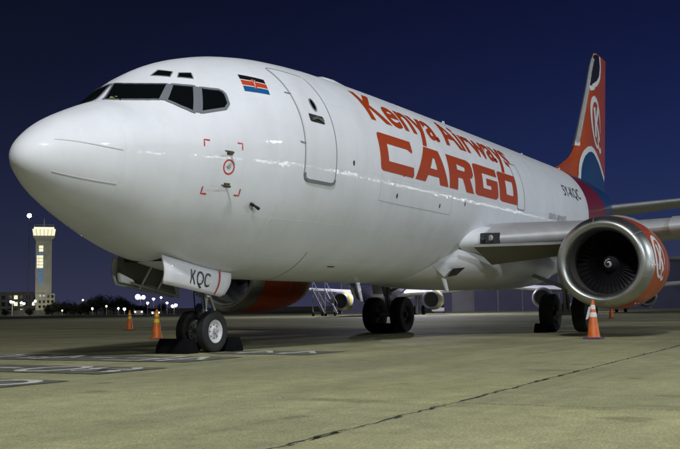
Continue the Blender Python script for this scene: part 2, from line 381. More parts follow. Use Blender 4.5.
def patch(name, top, bot, m, parent, off, nu=14, nv=8, mirror=False):
    T = resamp(top, nu); Bo = resamp(bot, nu); v = []; f = []
    for j in range(nv):
        for i in range(nu):
            q = snap(T[i].lerp(Bo[i], j/(nv-1)), off); v.append((q.x, -q.y if mirror else q.y, q.z))
    f = [(j*nu+i, j*nu+i+1, (j+1)*nu+i+1, (j+1)*nu+i) for j in range(nv-1) for i in range(nu-1)]
    o = obj(name, v, f, m, parent, True)
    c = sum((Vector(q) for q in v), Vector())/len(v)
    nn = snorm(snap(Vector((c.x, -abs(c.y), c.z)))); nn = Vector((nn.x, -nn.y if mirror else nn.y, nn.z))
    if o.data.polygons[len(f)//2].normal.dot(nn) < 0: o.data.flip_normals()
    return o

NA = 112
def rings(xs): return [[spt(x, 2*math.pi*k/NA) for k in range(NA)] for x in xs]
SEAM = 1.075
xs = [.0004, .003, .008, .016, .027, .04, .06, .085, .115]+[.15+.046*i for i in range(20)]+[SEAM-.001]
B().loft(rings(xs)).build('radome', 'white', plane, True, 60)
xs = [SEAM+.001]+[SEAM+.05*i for i in range(1, 110)]+[6.6+.2*i for i in range(1, 77)]
xs2 = []
# tail paint: white body, crimson band, blue tail, each its own piece of skin
fus = B().loft(rings(xs), True, False).build('fuselage', 'white', plane, True, 60)
xe = xs[-1]
WX = lambda a: 21.95+.12*math.sin(a)
BXp = pchip([-1.6, -.6, .1, .35, .7, 1.0, 1.6], [26.2, 25.8, 25.2, 24.85, 23.9, 22.75, 21.6])
def skin(x0, x1, n, name, m):
    rr = []
    for i in range(n+1):
        r = []
        for k in range(NA):
            a = 2*math.pi*k/NA; aa = math.asin(max(-1, min(1, math.sin(a)))); s, e = x0(aa), x1(aa); e = max(e, s+.001); r.append(spt(s+(e-s)*i/n, a))
        rr.append(r)
    return B().loft(rr, False, False).build(name, m, plane, True, 60)
XT = lambda a: xe
B1 = lambda a: max(WX(a)+.004, BXp(a))
if xe > 21.8:
    pass
skin(XT, WX, 3, 'aft_fuselage_skin', 'white')
bandobj = skin(lambda a: WX(a), B1, 14, 'crimson_tail_band', 'band')
skin(B1, lambda a: 32.28, 30, 'tail_cone', 'blue')

# cockpit windows -----------------------------------------------------------
WT = [(1.869, -.016, 4.106), (1.875, -.22, 4.081), (1.926, -.382, 4.07), (2.006, -.519, 4.067), (2.109, -.637, 4.072), (2.233, -.739, 4.083)]
WB = [(1.536, -.099, 3.795), (1.576, -.281, 3.78), (1.634, -.446, 3.771), (1.702, -.601, 3.764), (1.785, -.743, 3.762), (1.899, -.86, 3.769)]
panes = [('windshield', WT, WB),
         ('side_window', [(2.286, -.784, 4.081), (2.425, -.883, 4.082), (2.577, -.974, 4.086)], [(1.974, -.922, 3.768), (2.099, -1.082, 3.682), (2.259, -1.215, 3.605)]),
         ('side_window', [(2.648, -1.033, 4.07), (2.804, -1.116, 4.07), (2.93, -1.172, 4.075), (2.975, -1.21, 4.05), (2.99, -1.25, 4.01)], [(2.369, -1.255, 3.617), (2.615, -1.315, 3.684), (2.84, -1.37, 3.745), (2.945, -1.345, 3.84)]),
         ('eyebrow_window', [(2.45, -.381, 4.389), (2.566, -.577, 4.36)], [(2.229, -.422, 4.252), (2.412, -.646, 4.242)]),
         ('eyebrow_window', [(2.617, -.651, 4.346), (2.79, -.755, 4.365)], [(2.5, -.718, 4.245), (2.70, -.87, 4.245)])]
for mir in (False, True):
    for nm, T, Bo in panes:
        g = patch(nm, T, Bo, 'glass', fus, .004, mirror=mir)
        loop = [Vector(q) for q in T]+[Vector(q) for q in reversed(Bo)]
        big = nm != 'eyebrow_window'
        bb = ribbon(B(), densify(loop, .04, True), (.022 if nm == 'windshield' else .045) if big else .016, .0, .014 if big else .008, True)
        if mir: bb.v = [(x, -y, z) for x, y, z in bb.v]
        bb.build('window_frame', 'frame' if big else 'seam', g, True, 50)
    for T, Bo in (([(2.233, -.739, 4.083), (2.286, -.784, 4.081)], [(1.899, -.86, 3.769), (1.974, -.922, 3.768)]), ([(2.577, -.974, 4.086), (2.648, -1.033, 4.07)], [(2.259, -1.215, 3.605), (2.369, -1.255, 3.617)])):
        patch('window_post', T, Bo, 'frame', fus, .011, 4, 10, mirror=mir)
pc = patch('chart_highlight_patch', [(1.635, -.17, 3.862), (1.66, -.28, 3.862)], [(1.60, -.17, 3.83), (1.62, -.29, 3.828)], 'yellow_highlight', fus, .0075, 5, 3)
# windshield wipers; the pale patch above paints a yellowish highlight onto the opaque glass
for s in (-1, 1):
    bb = B()
    q0 = snap((1.60, -.40, 3.775), .02); q1 = snap((1.66, -.12, 3.89), .022)
    bb.tube([(q0.x, -s*q0.y, q0.z), (q1.x, -s*q1.y, q1.z)], .008, 6); bb.build('wiper', 'black', fus, True)
# ------------------------------------------------------------------ doors, seams, marks
def seam(pts, w, m, name, th=.002, closed=False, step=.05, parent=None):
    return ribbon(B(), densify([side(x, z) for x, z in pts], step, closed), w, .001, th, closed).build(name, m, parent or fus, True, 50)
def loopround(x0, x1, z0, z1, r, n=5):
    o = []
    for cx, cz, a in ((x1-r, z1-r, 0), (x0+r, z1-r, 90), (x0+r, z0+r, 180), (x1-r, z0+r, 270)):
        for k in range(n+1): o.append((cx+r*math.cos(R(a+90*k/n)), cz+r*math.sin(R(a+90*k/n))))
    return o
def door_panel(x0, x1, z0, z1, name):
    nx, nz = 8, 22; v = [side(x0+(x1-x0)*i/nx, z0+(z1-z0)*j/nz, .006) for j in range(nz+1) for i in range(nx+1)]
    f = [(j*(nx+1)+i, j*(nx+1)+i+1, (j+1)*(nx+1)+i+1, (j+1)*(nx+1)+i) for j in range(nz) for i in range(nx)]
    return obj(name, v, f, 'white', fus, True)
dr = door_panel(4.52, 5.42, 2.84, 4.76, 'entry_door')
seam(loopround(4.49, 5.45, 2.81, 4.79, .10), .022, 'seam', 'door_seam', .004, True, .05, dr)
seam([(4.50, 2.93), (4.53, 2.84), (4.62, 2.815), (5.32, 2.815), (5.41, 2.84), (5.44, 2.90)], .05, 'frame', 'door_sill', .02, parent=dr)
w_ = [side(5.0+.075*math.cos(R(a)), 4.15+.11*math.sin(R(a)), .011) for a in range(0, 360, 20)]
obj('door_window', w_, [tuple(range(len(w_)))], 'glass', dr)
ribbon(B(), [side(5.0+.075*math.cos(R(a)), 4.15+.11*math.sin(R(a))) for a in range(0, 360, 20)], .022, .005, .012, True).build('door_window_frame', 'seam', dr, True)
hv = [side(x, z, .011) for x, z in loopround(4.74, 5.17, 3.82, 3.96, .03)]
obj('handle_recess', hv, [tuple(range(len(hv)))], 'dark', dr)
B().tube([side(4.80, 3.86, .03), side(4.95, 3.90, .035), side(5.12, 3.87, .03)], .022, 8).build('door_handle', 'metal', dr, True)
seam([(4.36, 4.27), (4.5, 4.27)], .02, 'seam', 'door_hinge', .012, parent=dr); seam([(4.36, 3.42), (4.5, 3.42)], .02, 'seam', 'door_hinge', .012, parent=dr)
# aft service door outline, cargo door outline, belly hold door
ad = door_panel(14.93, 15.45, 3.2, 4.35, 'service_door')
seam(loopround(14.9, 15.48, 3.17, 4.38, .06), .03, 'seam', 'door_seam', .004, True, parent=ad)
seam([(7.16, 2.71), (8.3, 2.70), (10.6, 2.70)], .014, 'strip', 'cargo_door_seam')
seam([(7.16, 2.71), (7.15, 3.2)], .012, 'strip', 'cargo_door_seam'); seam([(10.6, 2.70), (10.6, 3.25)], .012, 'strip', 'cargo_door_seam')
pts = [spt(5.6+.25*k/12, R(-52-38*k/12*1.0)) for k in range(13)]
ribbon(B(), [snap(q) for q in pts], .018, .001, .002).build('hold_door_seam', 'seam', fus, True)
# lightning strips and seam lines on the radome
for p0, p1 in (((.30, -.372, 3.0), (1.04, -.92, 2.91)), ((.30, -.335, 2.575), (1.06, -.80, 2.44))):
    ribbon(B(), densify([p0, p1], .05), .013, .001, .004).build('lightning_strip', 'strip', fus, True)
pts = [spt(SEAM, R(a)) for a in range(-60, 50, 4)]
ribbon(B(), pts, .010, .0, .0015).build('radome_seam', 'white', fus, True)
# skin panel joints
for x in (3.95, 6.2, 9.9, 12.6, 17.1, 19.6):
    ribbon(B(), [spt(x, R(a)) for a in range(-80, 88, 4)], .007, 0, .0012).build('skin_joint', 'white', fus, True)
for ad in (58, 30, -6, -34, -58):
    ribbon(B(), [spt(3.3+.25*k, R(ad)) for k in range(0, 74)], .006, 0, .0012).build('skin_lap', 'white', fus, True)
# pitot probes, static port, angle vane, red corner brackets
for x, z in ((2.743, 3.039), (2.770, 2.559)):
    b = B(); q = side(x, z); n = snorm(q); b.tube([q-n*.02, q+n*.09, q+n*.10+Vector((-.22, 0, 0))], [.028, .018, .010], 8); b.build('pitot_probe', 'brass', fus, True)
    b = B(); b.add([side(x+dx, z+dz, .003) for dx, dz in ((-.05, -.03), (.07, -.03), (.07, .035), (-.05, .035))], [(0, 1, 2, 3)]); b.build('probe_base', 'brass', fus)
ribbon(B(), [side(2.758+.10*math.cos(R(a)), 2.831+.105*math.sin(R(a))) for a in range(0, 360, 15)], .024, .001, .002, True).build('static_port_ring', 'redmark', fus, True)
v = [side(2.758+.03*math.cos(R(a)), 2.831+.03*math.sin(R(a)), .006) for a in range(0, 360, 30)]; obj('static_port', v, [tuple(range(12))], 'metal', fus)
q = side(3.39, 2.329); n = snorm(q); b = B(); b.tube([q-n*.02, q+n*.05], .03, 8); b.tube([q+n*.06+Vector((-.05, 0, .02)), q+n*.06+Vector((.14, 0, -.04))], [.012, .03], 6); b.build('angle_vane', 'black', fus, True)
for cx, cz, sx, sz in ((2.28, 3.19, 1, -1), (3.0, 3.21, -1, -1), (2.35, 2.41, 1, 1), (3.07, 2.43, -1, 1)):
    seam([(cx+sx*.10, cz), (cx, cz), (cx, cz+sz*.10)], .022, 'redmark', 'corner_bracket')
for x, z in ((6.055, 3.267), (7.888, 2.852), (9.986, 2.835), (11.366, 2.996), (8.1, 3.29)):
    v = [side(x+.035*math.cos(R(a)), z+.05*math.sin(R(a)), .003) for a in range(0, 360, 30)]; obj('vent_port', v, [tuple(range(12))], 'black', fus)
q = spt(6.9, R(-62)); v = [snap(q+Vector((.16*math.cos(R(a)), 0, .05*math.sin(R(a)))), .003) for a in range(0, 360, 30)]; obj('drain_port', v, [tuple(range(12))], 'dark', fus)
# flag
FTp = [(3.594, -1.068, 4.468), (4.069, -1.255, 4.449)]; FBp = [(3.43, -1.32, 4.136), (3.945, -1.461, 4.152)]
def fl(u, v):
    a = Vector(FTp[0]).lerp(Vector(FTp[1]), u); b = Vector(FBp[0]).lerp(Vector(FBp[1]), u); return a.lerp(b, v)
flag = None
for nm, v0, v1, m in (('flag_stripe', 0, .30, 'black'), ('flag_stripe', .30, .35, 'plainwhite'), ('flag_stripe', .35, .65, 'flagred'), ('flag_stripe', .65, .70, 'plainwhite'), ('flag_stripe', .70, 1, 'flaggreen')):
    patch(nm, [fl(k/4, v0) for k in range(5)], [fl(k/4, v1) for k in range(5)], m, fus, .004, 8, 4)
def flagshape(uv, m, off):
    v = [snap(fl(*q), off) for q in uv]; obj('flag_shield', v, [tuple(range(len(v)))], m, fus)
flagshape([(.5+.09*math.cos(R(a)), .5+.30*math.sin(R(a))) for a in range(0, 360, 30)], 'flagred', .008)
for s in (-1, 1):
    flagshape([(.5+s*.06, .22), (.5+s*.075, .22), (.5-s*.05, .78), (.5-s*.065, .78)], 'plainwhite', .010)

# lettering -----------------------------------------------------------------
def flat_letters(txt, size, bold=0, sx=1, shear=0, space=1):
    c = bpy.data.curves.new('t', 'FONT'); c.body = txt; c.size = size; c.offset = bold; c.shear = shear; c.space_character = space; c.resolution_u = 4
    o = bpy.data.objects.new('t', c); COL.objects.link(o); bpy.context.view_layer.update()
    me = bpy.data.meshes.new_from_object(o.evaluated_get(bpy.context.evaluated_depsgraph_get()))
    bpy.data.objects.remove(o); bpy.data.curves.remove(c)
    bm = bmesh.new(); bm.from_mesh(me); bpy.data.meshes.remove(me)
    bmesh.ops.remove_doubles(bm, verts=bm.verts, dist=1e-4)
    for q in bm.verts: q.co.x *= sx
    return bm
def poly_letters(polys):
    bm = bmesh.new()
    for outer, holes in polys:
        es = []
        for lp in [outer]+holes:
            vs = [bm.verts.new((x, y, 0)) for x, y in lp]; es += [bm.edges.new((vs[i], vs[(i+1) % len(vs)])) for i in range(len(vs))]
        bmesh.ops.triangle_fill(bm, use_beauty=True, edges=es)
    return bm
def wrap(bm, fn, name, m, parent, step=.06, label=None, xstep=None):
    for ax in (0, 1):
        lo = min(q.co[ax] for q in bm.verts); hi = max(q.co[ax] for q in bm.verts); st = step if ax else (xstep or step*4)
        k = lo+st
        while k < hi:
            n = Vector((0, 0, 0)); n[ax] = 1; c = Vector((0, 0, 0)); c[ax] = k
            bmesh.ops.bisect_plane(bm, geom=bm.verts[:]+bm.edges[:]+bm.faces[:], plane_co=c, plane_no=n, dist=1e-5); k += st
    for q in bm.verts: q.co = fn(q.co.x, q.co.y)
    bmesh.ops.recalc_face_normals(bm, faces=bm.faces)
    me = bpy.data.meshes.new(name); bm.to_mesh(me); bm.free(); me.materials.append(M[m] if isinstance(m, str) else m)
    o = link(name, me, parent)
    if label: o['label'] = label
    return o
def octagon(x0, x1, y0, y1, r, n=4):
    return [(q[0], q[1]) for q in loopround(x0, x1, y0, y1, r, n)]
S = .21
def cargo_letter(ch, w):
    h = 1.0; k = .72  # unit heights scaled by caller; strokes in letter units
    if ch == 'C': return [([(.12, 1), (w, 1), (w, .70), (w-.06, .66), (w-.30, .73), (.47, .73), (.47, .27), (w-.02, .27), (w-.02, .06), (w-.10, 0), (.12, 0), (.03, .04), (0, .12), (0, .88), (.03, .96)], [])]
    if ch == 'A': return [([(0, 0), (.36*w, 1), (.80*w, 1), (w, 0), (.73*w, 0), (.70*w, .19), (.37*w, .19), (.29*w, 0)], [[(.45*w, .40), (.66*w, .40), (.62*w, .72), (.565*w, .72)]])]
    if ch == 'R': return [([(0, 0), (0, 1), (.82*w, 1), (.96*w, .94), (w, .80), (w, .56), (.94*w, .46), (.84*w, .42), (w, 0), (.68*w, 0), (.53*w, .36), (.35*w, .36), (.33*w, 0)], [[(.35*w, .60), (.64*w, .60), (.67*w, .65), (.67*w, .73), (.35*w, .77)]])]
    if ch == 'G': return [([(.10*w, 1), (w, 1), (w, .74), (.34*w, .74), (.34*w, .26), (.69*w, .26), (.69*w, .38), (.50*w, .38), (.50*w, .60), (w, .60), (w, .10), (.94*w, .02), (.88*w, 0), (.10*w, 0), (.02*w, .04), (0, .12), (0, .88), (.02*w, .96)], [])]
    if ch == 'O': return [([(.10*w, 1), (.90*w, 1), (.98*w, .96), (w, .88), (w, .12), (.98*w, .04), (.90*w, 0), (.10*w, 0), (.02*w, .04), (0, .12), (0, .88), (.02*w, .96)], [[(.35*w, .26), (.66*w, .26), (.68*w, .31), (.68*w, .69), (.66*w, .74), (.35*w, .74), (.33*w, .69), (.33*w, .31)]])]
for ch, x0, x1 in (('C', 7.1, 8.58), ('A', 8.63, 10.34), ('R', 10.41, 11.85), ('G', 11.94, 13.48), ('O', 13.58, 15.09)):
    Hh = .745; w = (x1-x0)/Hh*1.0
    bm = poly_letters(cargo_letter(ch, w))
    for q in bm.verts: q.co *= Hh
    wrap(bm, lambda u, v, x0=x0: girth(x0+u, v+(3.275-fm(x0+u)), .005), 'title_letter', 'letter', fus, label='large red block capital on the white fuselage')
xx = 7.18
bm = flat_letters('Kenya Airways', 1.10, .027, 1, 0, 1.0)
lo = min(q.co.x for q in bm.verts); hi = max(q.co.x for q in bm.verts)
for q in bm.verts: q.co.x = (q.co.x-lo)*(15.15-7.16)/(hi-lo)
wrap(bm, lambda u, v: girth(7.16+u, v+.93-.055*(u/8), .005), 'title_lettering', 'letter', fus, label='red airline name in mixed case above the large capitals')
bm = flat_letters('5Y-KQC', .50, .006); lo = min(q.co.x for q in bm.verts); hi = max(q.co.x for q in bm.verts)
for q in bm.verts: q.co.x = (q.co.x-lo)*1.85/(hi-lo)
wrap(bm, lambda u, v: girth(19.45+u, v+.50, .005), 'registration_lettering', 'print', fus)
bm = flat_letters('KENYA AIRWAYS', .22, .004)
wrap(bm, lambda u, v: girth(17.6+u, v-.30, .005), 'small_lettering', 'grey', fus)

# antennas on crown and belly, fairing bump behind the cockpit
def blade(x, z0, h, c, name, m='white', sweep=.12, y=0):
    b = B(); rr = []
    for t in (0, .5, 1):
        cc = c*(1-.45*t); x0 = x+sweep*t*(1 if h else 1); rr.append([(x0, y, z0+h*t), (x0+cc*.3, y-.02, z0+h*t), (x0+cc, y, z0+h*t), (x0+cc*.3, y+.02, z0+h*t)])
    b.loft(rr); return b.build(name, m, fus, True)
blade(14.45, 5.30, .30, .3, 'blade_antenna'); blade(20.9, 5.32, .28, .3, 'blade_antenna')
b = B(); rr = []
for k in range(9):
    t = k/8; x = 7.72+2.6*t; hh = .20*min(1, (t/.16)**.6)*(1-max(0, t-.2)/.8)
    hh = max(.002, hh); z = ft(x)-.06
    rr.append([(x, -.30*math.cos(a)*(.3+.7*min(1, hh/.1)), z+(.06+hh)*math.sin(a)) for a in [math.pi*i/10 for i in range(11)]])
b.loft(rr, True, True, False); b.build('crown_fairing', 'white', fus, True)
def mast(x, y, z, L, name):
    b = B(); b.loft([[(x, y-.02, z), (x+.16, y-.02, z), (x+.16, y+.02, z), (x, y+.02, z)], [(x+L*.55, y-.015, z-L), (x+L*.55+.09, y-.015, z-L), (x+L*.55+.09, y+.015, z-L), (x+L*.55, y+.015, z-L)]])
    return b.build(name, 'white', fus)
mast(9.35, -.1, 1.26, .42, 'drain_mast')

# ------------------------------------------------------------------ wing-body fairing
def fairing():
    rr = []
    X = [10.9, 11.3, 11.8, 12.5, 13.5, 15, 16.5, 18, 19, 19.8]; Wd = [1.0, 1.22, 1.45, 1.70, 1.9, 1.94, 1.92, 1.8, 1.6, 1.3]; Bt = [1.255, 1.24, 1.21, 1.17, 1.14, 1.13, 1.14, 1.17, 1.23, 1.32]; Tp = [1.75, 1.95, 2.15, 2.3, 2.35, 2.35, 2.3, 2.2, 2.0, 1.9]
    for x, w, bt, tp in zip(X, Wd, Bt, Tp):
        n = 24; zc = 1.95; r = []
        for k in range(n):
            a = 2*math.pi*k/n; c, s = math.cos(a), math.sin(a); g = lambda v: math.copysign(abs(v)**(2/2.6), v)
            r.append((x, -w*g(c), zc+((tp-zc) if s > 0 else (zc-bt))*g(s)))
        rr.append(r)
    return B().loft(rr).build('wing_body_fairing', 'white', plane, True, 50)
fair = fairing()
# ram-air inlet on the fairing
b = B(); b.add([(11.18, -1.10, 1.63), (11.66, -1.36, 1.56), (11.62, -1.20, 1.38), (11.30, -1.04, 1.56), (11.66, -1.28, 1.54), (11.62, -1.12, 1.38)], [(0, 1, 2), (3, 5, 4), (0, 2, 5, 3), (1, 4, 5, 2), (0, 3, 4, 1)]); b.build('air_inlet_lip', 'white', fair)
b = B(); b.add([(11.66, -1.40, 1.57), (12.02, -1.56, 1.60), (11.86, -1.40, 1.42), (11.64, -1.26, 1.38)], [(0, 1, 2, 3)]); b.build('air_inlet', 'dark', fair)
b = B(); b.loft([[(11.62, -1.16, 1.36), (11.74, -1.19, 1.36), (11.74, -1.15, 1.36), (11.62, -1.12, 1.36)], [(11.84, -1.16, 1.06), (11.92, -1.18, 1.06), (11.92, -1.15, 1.06), (11.84, -1.13, 1.06)]]); b.build('drain_mast', 'white', fair)

# ------------------------------------------------------------------ wings
def airfoil(le, chord, tc, y, z, n=18, camber=.015, cut0=0, cut1=1, inc=0):
    up = []; lo = []
    for k in range(n+1):
        t = cut0+(cut1-cut0)*(.5-.5*math.cos(math.pi*k/n)); th = 5*tc*(.2969*math.sqrt(t)-.126*t-.3516*t*t+.2843*t**3-.1036*t**4); cm = camber*4*t*(1-t)
        up.append((le+chord*t, y, z+chord*(cm+th)-inc*chord*t)); lo.append((le+chord*t, y, z+chord*(cm-th)-inc*chord*t))
    return up[::-1]+lo[1:]
def wing_side(s, parent_name):
    # stations: y, leading edge x, chord, thickness, z of the chord line
    ST = [(1.0, 11.9, 8.0, .125, 2.15), (1.95, 12.3, 7.4, .125, 2.24), (3.4, 13.1, 6.1, .125, 2.335), (4.9, 13.9, 5.0, .12, 2.43), (8, 15.5, 3.75, .115, 2.68), (11, 17.1, 2.85, .11, 2.93), (14.2, 18.75, 1.75, .10, 3.20), (14.42, 19.05, 1.3, .06, 3.22)]
    w = B().loft([airfoil(le+.04*c, c*.96, tc*.94, -s*y, z) for y, le, c, tc, z in ST]).build('wing', 'wing', plane, True, 50)
    # polished leading edge wrapped round the nose of the section
    for y0, y1 in ((1.75, 3.9), (5.7, 8.4), (8.45, 11.2), (11.25, 14.2)):
        rr = []
        for y in [y0+(y1-y0)*i/4 for i in range(5)]:
            i = max(j for j in range(len(ST)-1) if ST[j][0] <= y); a, c_ = ST[i], ST[i+1]; t = (y-a[0])/(c_[0]-a[0]); q = [a[k]+(c_[k]-a[k])*t for k in range(5)]
            outer = airfoil(q[1], q[2], q[3]*1.02, -s*y, q[4], 12, cut1=.13); rr.append(outer)
        B().loft(rr, True, True, True).build('leading_edge_slat', 'slat', w, True, 50)
    # lower leading-edge flap panel inboard of the engine
    P = [(11.55, 1.95, 2.03), (13.35, 4.05, 2.11), (14.3, 4.05, 1.98), (12.7, 1.95, 1.66)]
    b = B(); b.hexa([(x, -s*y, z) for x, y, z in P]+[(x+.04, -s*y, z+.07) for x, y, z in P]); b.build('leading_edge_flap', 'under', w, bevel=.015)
    # landing light in the wing root
    b = B(); b.hexa([(12.02, -s*1.93, 2.14), (12.24, -s*2.25, 2.15), (12.5, -s*2.25, 2.12), (12.3, -s*1.93, 2.11), (12.06, -s*1.93, 2.37), (12.26, -s*2.25, 2.38), (12.5, -s*2.25, 2.40), (12.3, -s*1.93, 2.40)])
    b.build('landing_light_housing', 'dark', w)
    for k in range(2):
        y = 1.99+.13*k; b = B(); b.lathe([(0, .02), (0, .075), (.03, .06)], (12.03+.07*k*2-.015, -s*(y+.03), 2.26), (-1, -s*-.55, 0), 14); b.build('landing_light', 'slat' if k else 'lens', w, True)
    # rounded root fairing ahead of the wing
    rr = []
    for y, le in ((1.5, 11.75), (1.75, 11.95), (1.95, 12.12)): rr.append(airfoil(le, 6, .13, -s*y, 2.2+.03*(y-1.5), 12, cut1=.3))
    B().loft(rr).build('wing_root_fairing', 'white', w, True, 50)
    # trailing-edge flaps and canoe fairings
    for y0, y1 in ((2.0, 4.2), (5.6, 9.4)):
        rr = []
        for y in (y0, (y0+y1)/2, y1):
            i = max(j for j in range(len(ST)-1) if ST[j][0] <= y); a, c_ = ST[i], ST[i+1]; t = (y-a[0])/(c_[0]-a[0]); q = [a[k]+(c_[k]-a[k])*t for k in range(5)]
            rr.append(airfoil(q[1]+q[2]*.86, q[2]*.18, .10, -s*y, q[4]-.03, 8))
        B().loft(rr).build('flap', 'wing', w, True, 50)
    for y, x0, L, z in ((3.5, 16.4, 3.2, 2.0), (6.6, 15.6, 3.4, 2.22), (8.9, 16.6, 3.0, 2.45)):
        b = B(); b.lathe([(0, .01), (.15*L, .13), (.4*L, .20), (.65*L, .19), (.88*L, .10), (L, .01)], (x0, -s*y, z), (1, 0, -.03), 14); b.build('flap_track_fairing', 'white', w, True)
    return w
wp = wing_side(1, 'port'); ws = wing_side(-1, 'starboard')

# ------------------------------------------------------------------ engines
EX, EY, EZ = 11.45, 4.82, 1.58
def nac(d, r, a, grow=1):           # flattened bottom, slightly wide jaw
    c, s = math.cos(a), math.sin(a)
    yy = r*c*(1+.02*(1-s)); zz = r*s*(1 if s > 0 else .945-.02*abs(c)); return d, yy, zz
def emblem_bm():
    # ring open at lower right with a tail, and a capital K inside
    bm = bmesh.new()
    def rib(pts, ws):
        pts = [Vector((x, y, 0)) for x, y in pts]; vs = []
        for i, q in enumerate(pts):
            t = (pts[min(i+1, len(pts)-1)]-pts[max(i-1, 0)]).normalized(); n = Vector((-t.y, t.x, 0))*ws[i]/2
            vs.append((bm.verts.new(q+n), bm.verts.new(q-n)))
        for a, b_ in zip(vs[:-1], vs[1:]): bm.faces.new((a[0], a[1], b_[1], b_[0]))
    n = 40; P = [(.80*math.cos(R(-62-318*k/n)), 1.0*math.sin(R(-62-318*k/n))) for k in range(n+1)]
    rib(P, [.10+.16*math.sin(math.pi*k/n) for k in range(n+1)])
    rib([(.05, -.62), (.25, -.95), (.55, -1.12), (.85, -1.02)], [.10, .18, .2, .24])
    rib([(-.22, .62), (-.18, 0), (-.24, -.62)], [.30, .28, .32])
    rib([(.48, .66), (.10, .16), (-.14, -.02)], [.34, .26, .18]); rib([(-.06, .06), (.16, -.18), (.50, -.70)], [.18, .27, .36])
    return bm
def engine(s):
    y0 = -s*EY
    def ring(d, r, n=64): return [(EX+q[0], y0+q[1], EZ+q[2]) for q in (nac(d, r, 2*math.pi*k/n) for k in range(n))]
    outer = [(.36, 1.012), (.6, 1.03), (.9, 1.042), (1.3, 1.042), (1.75, 1.02), (2.2, .97), (2.6, .895), (3.0, .80), (3.05, .76), (2.7, .74)]
    e = B().loft([ring(d, r) for d, r in outer], False, False).build('engine', 'red', plane, True, 50)
    lip = [(.352, 1.012), (.26, .995), (.17, .974), (.10, .945), (.05, .912), (.018, .880), (.0, .842), (.012, .802), (.045, .765), (.09, .740), (.16, .718), (.24, .705)]
    B().loft([ring(d, r) for d, r in lip], False, False).build('inlet_lip', 'metal', e, True, 60)
    B().loft([ring(d, r) for d, r in [(.24, .705), (.45, .70), (.8, .735), (1.05, .76)]], False, False).build('inlet_barrel', 'barrel', e, True, 60)
    B().loft([ring(d, r) for d, r in [(1.045, .76), (1.05, .02)]], False, False).build('fan_cavity', 'dark', e)
    B().loft([ring(d, r*1.001) for d, r in [(1.62, 1.028), (1.63, 1.031), (1.642, 1.028)]], False, False).build('cowl_seam', 'seam', e)
    for k in range(6):
        a = 2*math.pi*(k+.35)/6; b = B(); v = []
        for d, r in lip:
            for da in (-.006, .006):
                q = nac(d, r+(.0015 if d > .02 else 0), a+da); v.append((EX+q[0]-(.0015 if d < .2 else 0), y0+q[1], EZ+q[2]))
        b.add(v, [(2*i, 2*i+1, 2*i+3, 2*i+2) for i in range(len(lip)-1)]); b.build('lip_seam', 'seam', e)
    for k in range(4):
        d = .75+.32*k; q = nac(d, 1.046-.012*k, R(-62) if s < 0 else R(-118)); b = B(); b.box(EX+d-.05, EX+d+.05, y0+q[1]-.012, y0+q[1]+.012, EZ+q[2]-.012, EZ+q[2]+.012); b.build('cowl_latch', 'steel', e)
    b = B(); v = []
    for d, r in outer[:6]:
        for da in (-.004, .004): q = nac(d, r+.002, (R(38) if s < 0 else R(142))+da); v.append((EX+q[0], y0+q[1], EZ+q[2]))
    b.add(v, [(2*i, 2*i+1, 2*i+3, 2*i+2) for i in range(5)]); b.build('cowl_split', 'seam', e)
    # spinner with a white comma spiral
    sp = B(); sp.lathe([(0, .004), (.02, .04), (.10, .10), (.2, .155), (.32, .19)], (EX+.60, y0, EZ), (1, 0, 0), 28); sp = sp.build('spinner', 'spin', e, True, 70)
    b = B(); v = []; f = []
    for k in range(25):
        t = k/24; a = R(30+430*t); r = .025+.075*t; w = .012+.022*math.sin(math.pi*t)
        for rr_ in (r-w/2, r+w/2):
            d = .60+(rr_/.19)**1.6*.30-.012; v.append((EX+d-.004, y0+rr_*math.cos(a), EZ+rr_*math.sin(a)))
    f = [(2*k, 2*k+1, 2*k+3, 2*k+2) for k in range(24)]; obj('spinner_spiral', v, f, 'plainwhite', sp)
    bl = B(); rr = []
    for t in (0, .33, .66, 1):
        r = .17+.575*t; ang = R(28+32*t); c = .085+.03*t; dx, dy = c*math.cos(ang), c*math.sin(ang)
        rr.append([(-dx, -dy, r), (0, -.006+.012*0, r), (dx, dy, r), (0, .008, r)])
    bl.loft(rr); b0 = bl.build('fan_blade', 'blade', e, True, 60); b0.location = (EX+.93, y0, EZ)
    for k in range(1, 38):
        c = b0.copy(); COL.objects.link(c); c.parent = e; c.rotation_euler = (2*math.pi*k/38, 0, 0)
    # core nozzle and plug
    b = B(); b.lathe([(2.3, .60), (2.9, .55), (3.5, .42), (3.55, .38), (3.3, .36)], (EX, y0, EZ), (1, 0, 0), 32, cap=False); b.build('core_nozzle', 'steel', e, True)
    b = B(); b.lathe([(3.2, .30), (3.6, .24), (4.0, .02)], (EX, y0, EZ), (1, 0, 0), 24); b.build('exhaust_plug', 'steel', e, True)
    # pylon
    rr = []
    for x, w, zb, zt in ((12.15, .10, 2.40, 2.585), (12.6, .17, 2.35, 2.66), (13.3, .20, 2.2, 2.70), (14.2, .21, 1.9, 2.72), (15.5, .20, 1.8, 2.45), (16.6, .06, 2.1, 2.3)):
        rr.append([(x, y0-w, zb), (x, y0-w, zt-.06), (x, y0-w*.5, zt), (x, y0+w*.5, zt), (x, y0+w, zt-.06), (x, y0+w, zb)])
    B().loft(rr).build('pylon', 'wing', e, True, 40)
    # white emblem on the outboard side
    bm = emblem_bm()
    rp = pchip([q[0] for q in outer[:8]], [q[1] for q in outer[:8]])
    def onn(u, v):
        d = .82+u*.46; r = rp(d)+.006; a = .10+v*.43
        q = nac(d, r, a); return Vector((EX+q[0], y0-s*q[1], EZ+q[2]))
    if s < 0:
        onn0 = onn; onn = lambda u, v: onn0(-u, v)
    wrap(bm, onn, 'emblem', 'plainwhite', e, .12)
    return e
ep = engine(1); es_ = engine(-1)

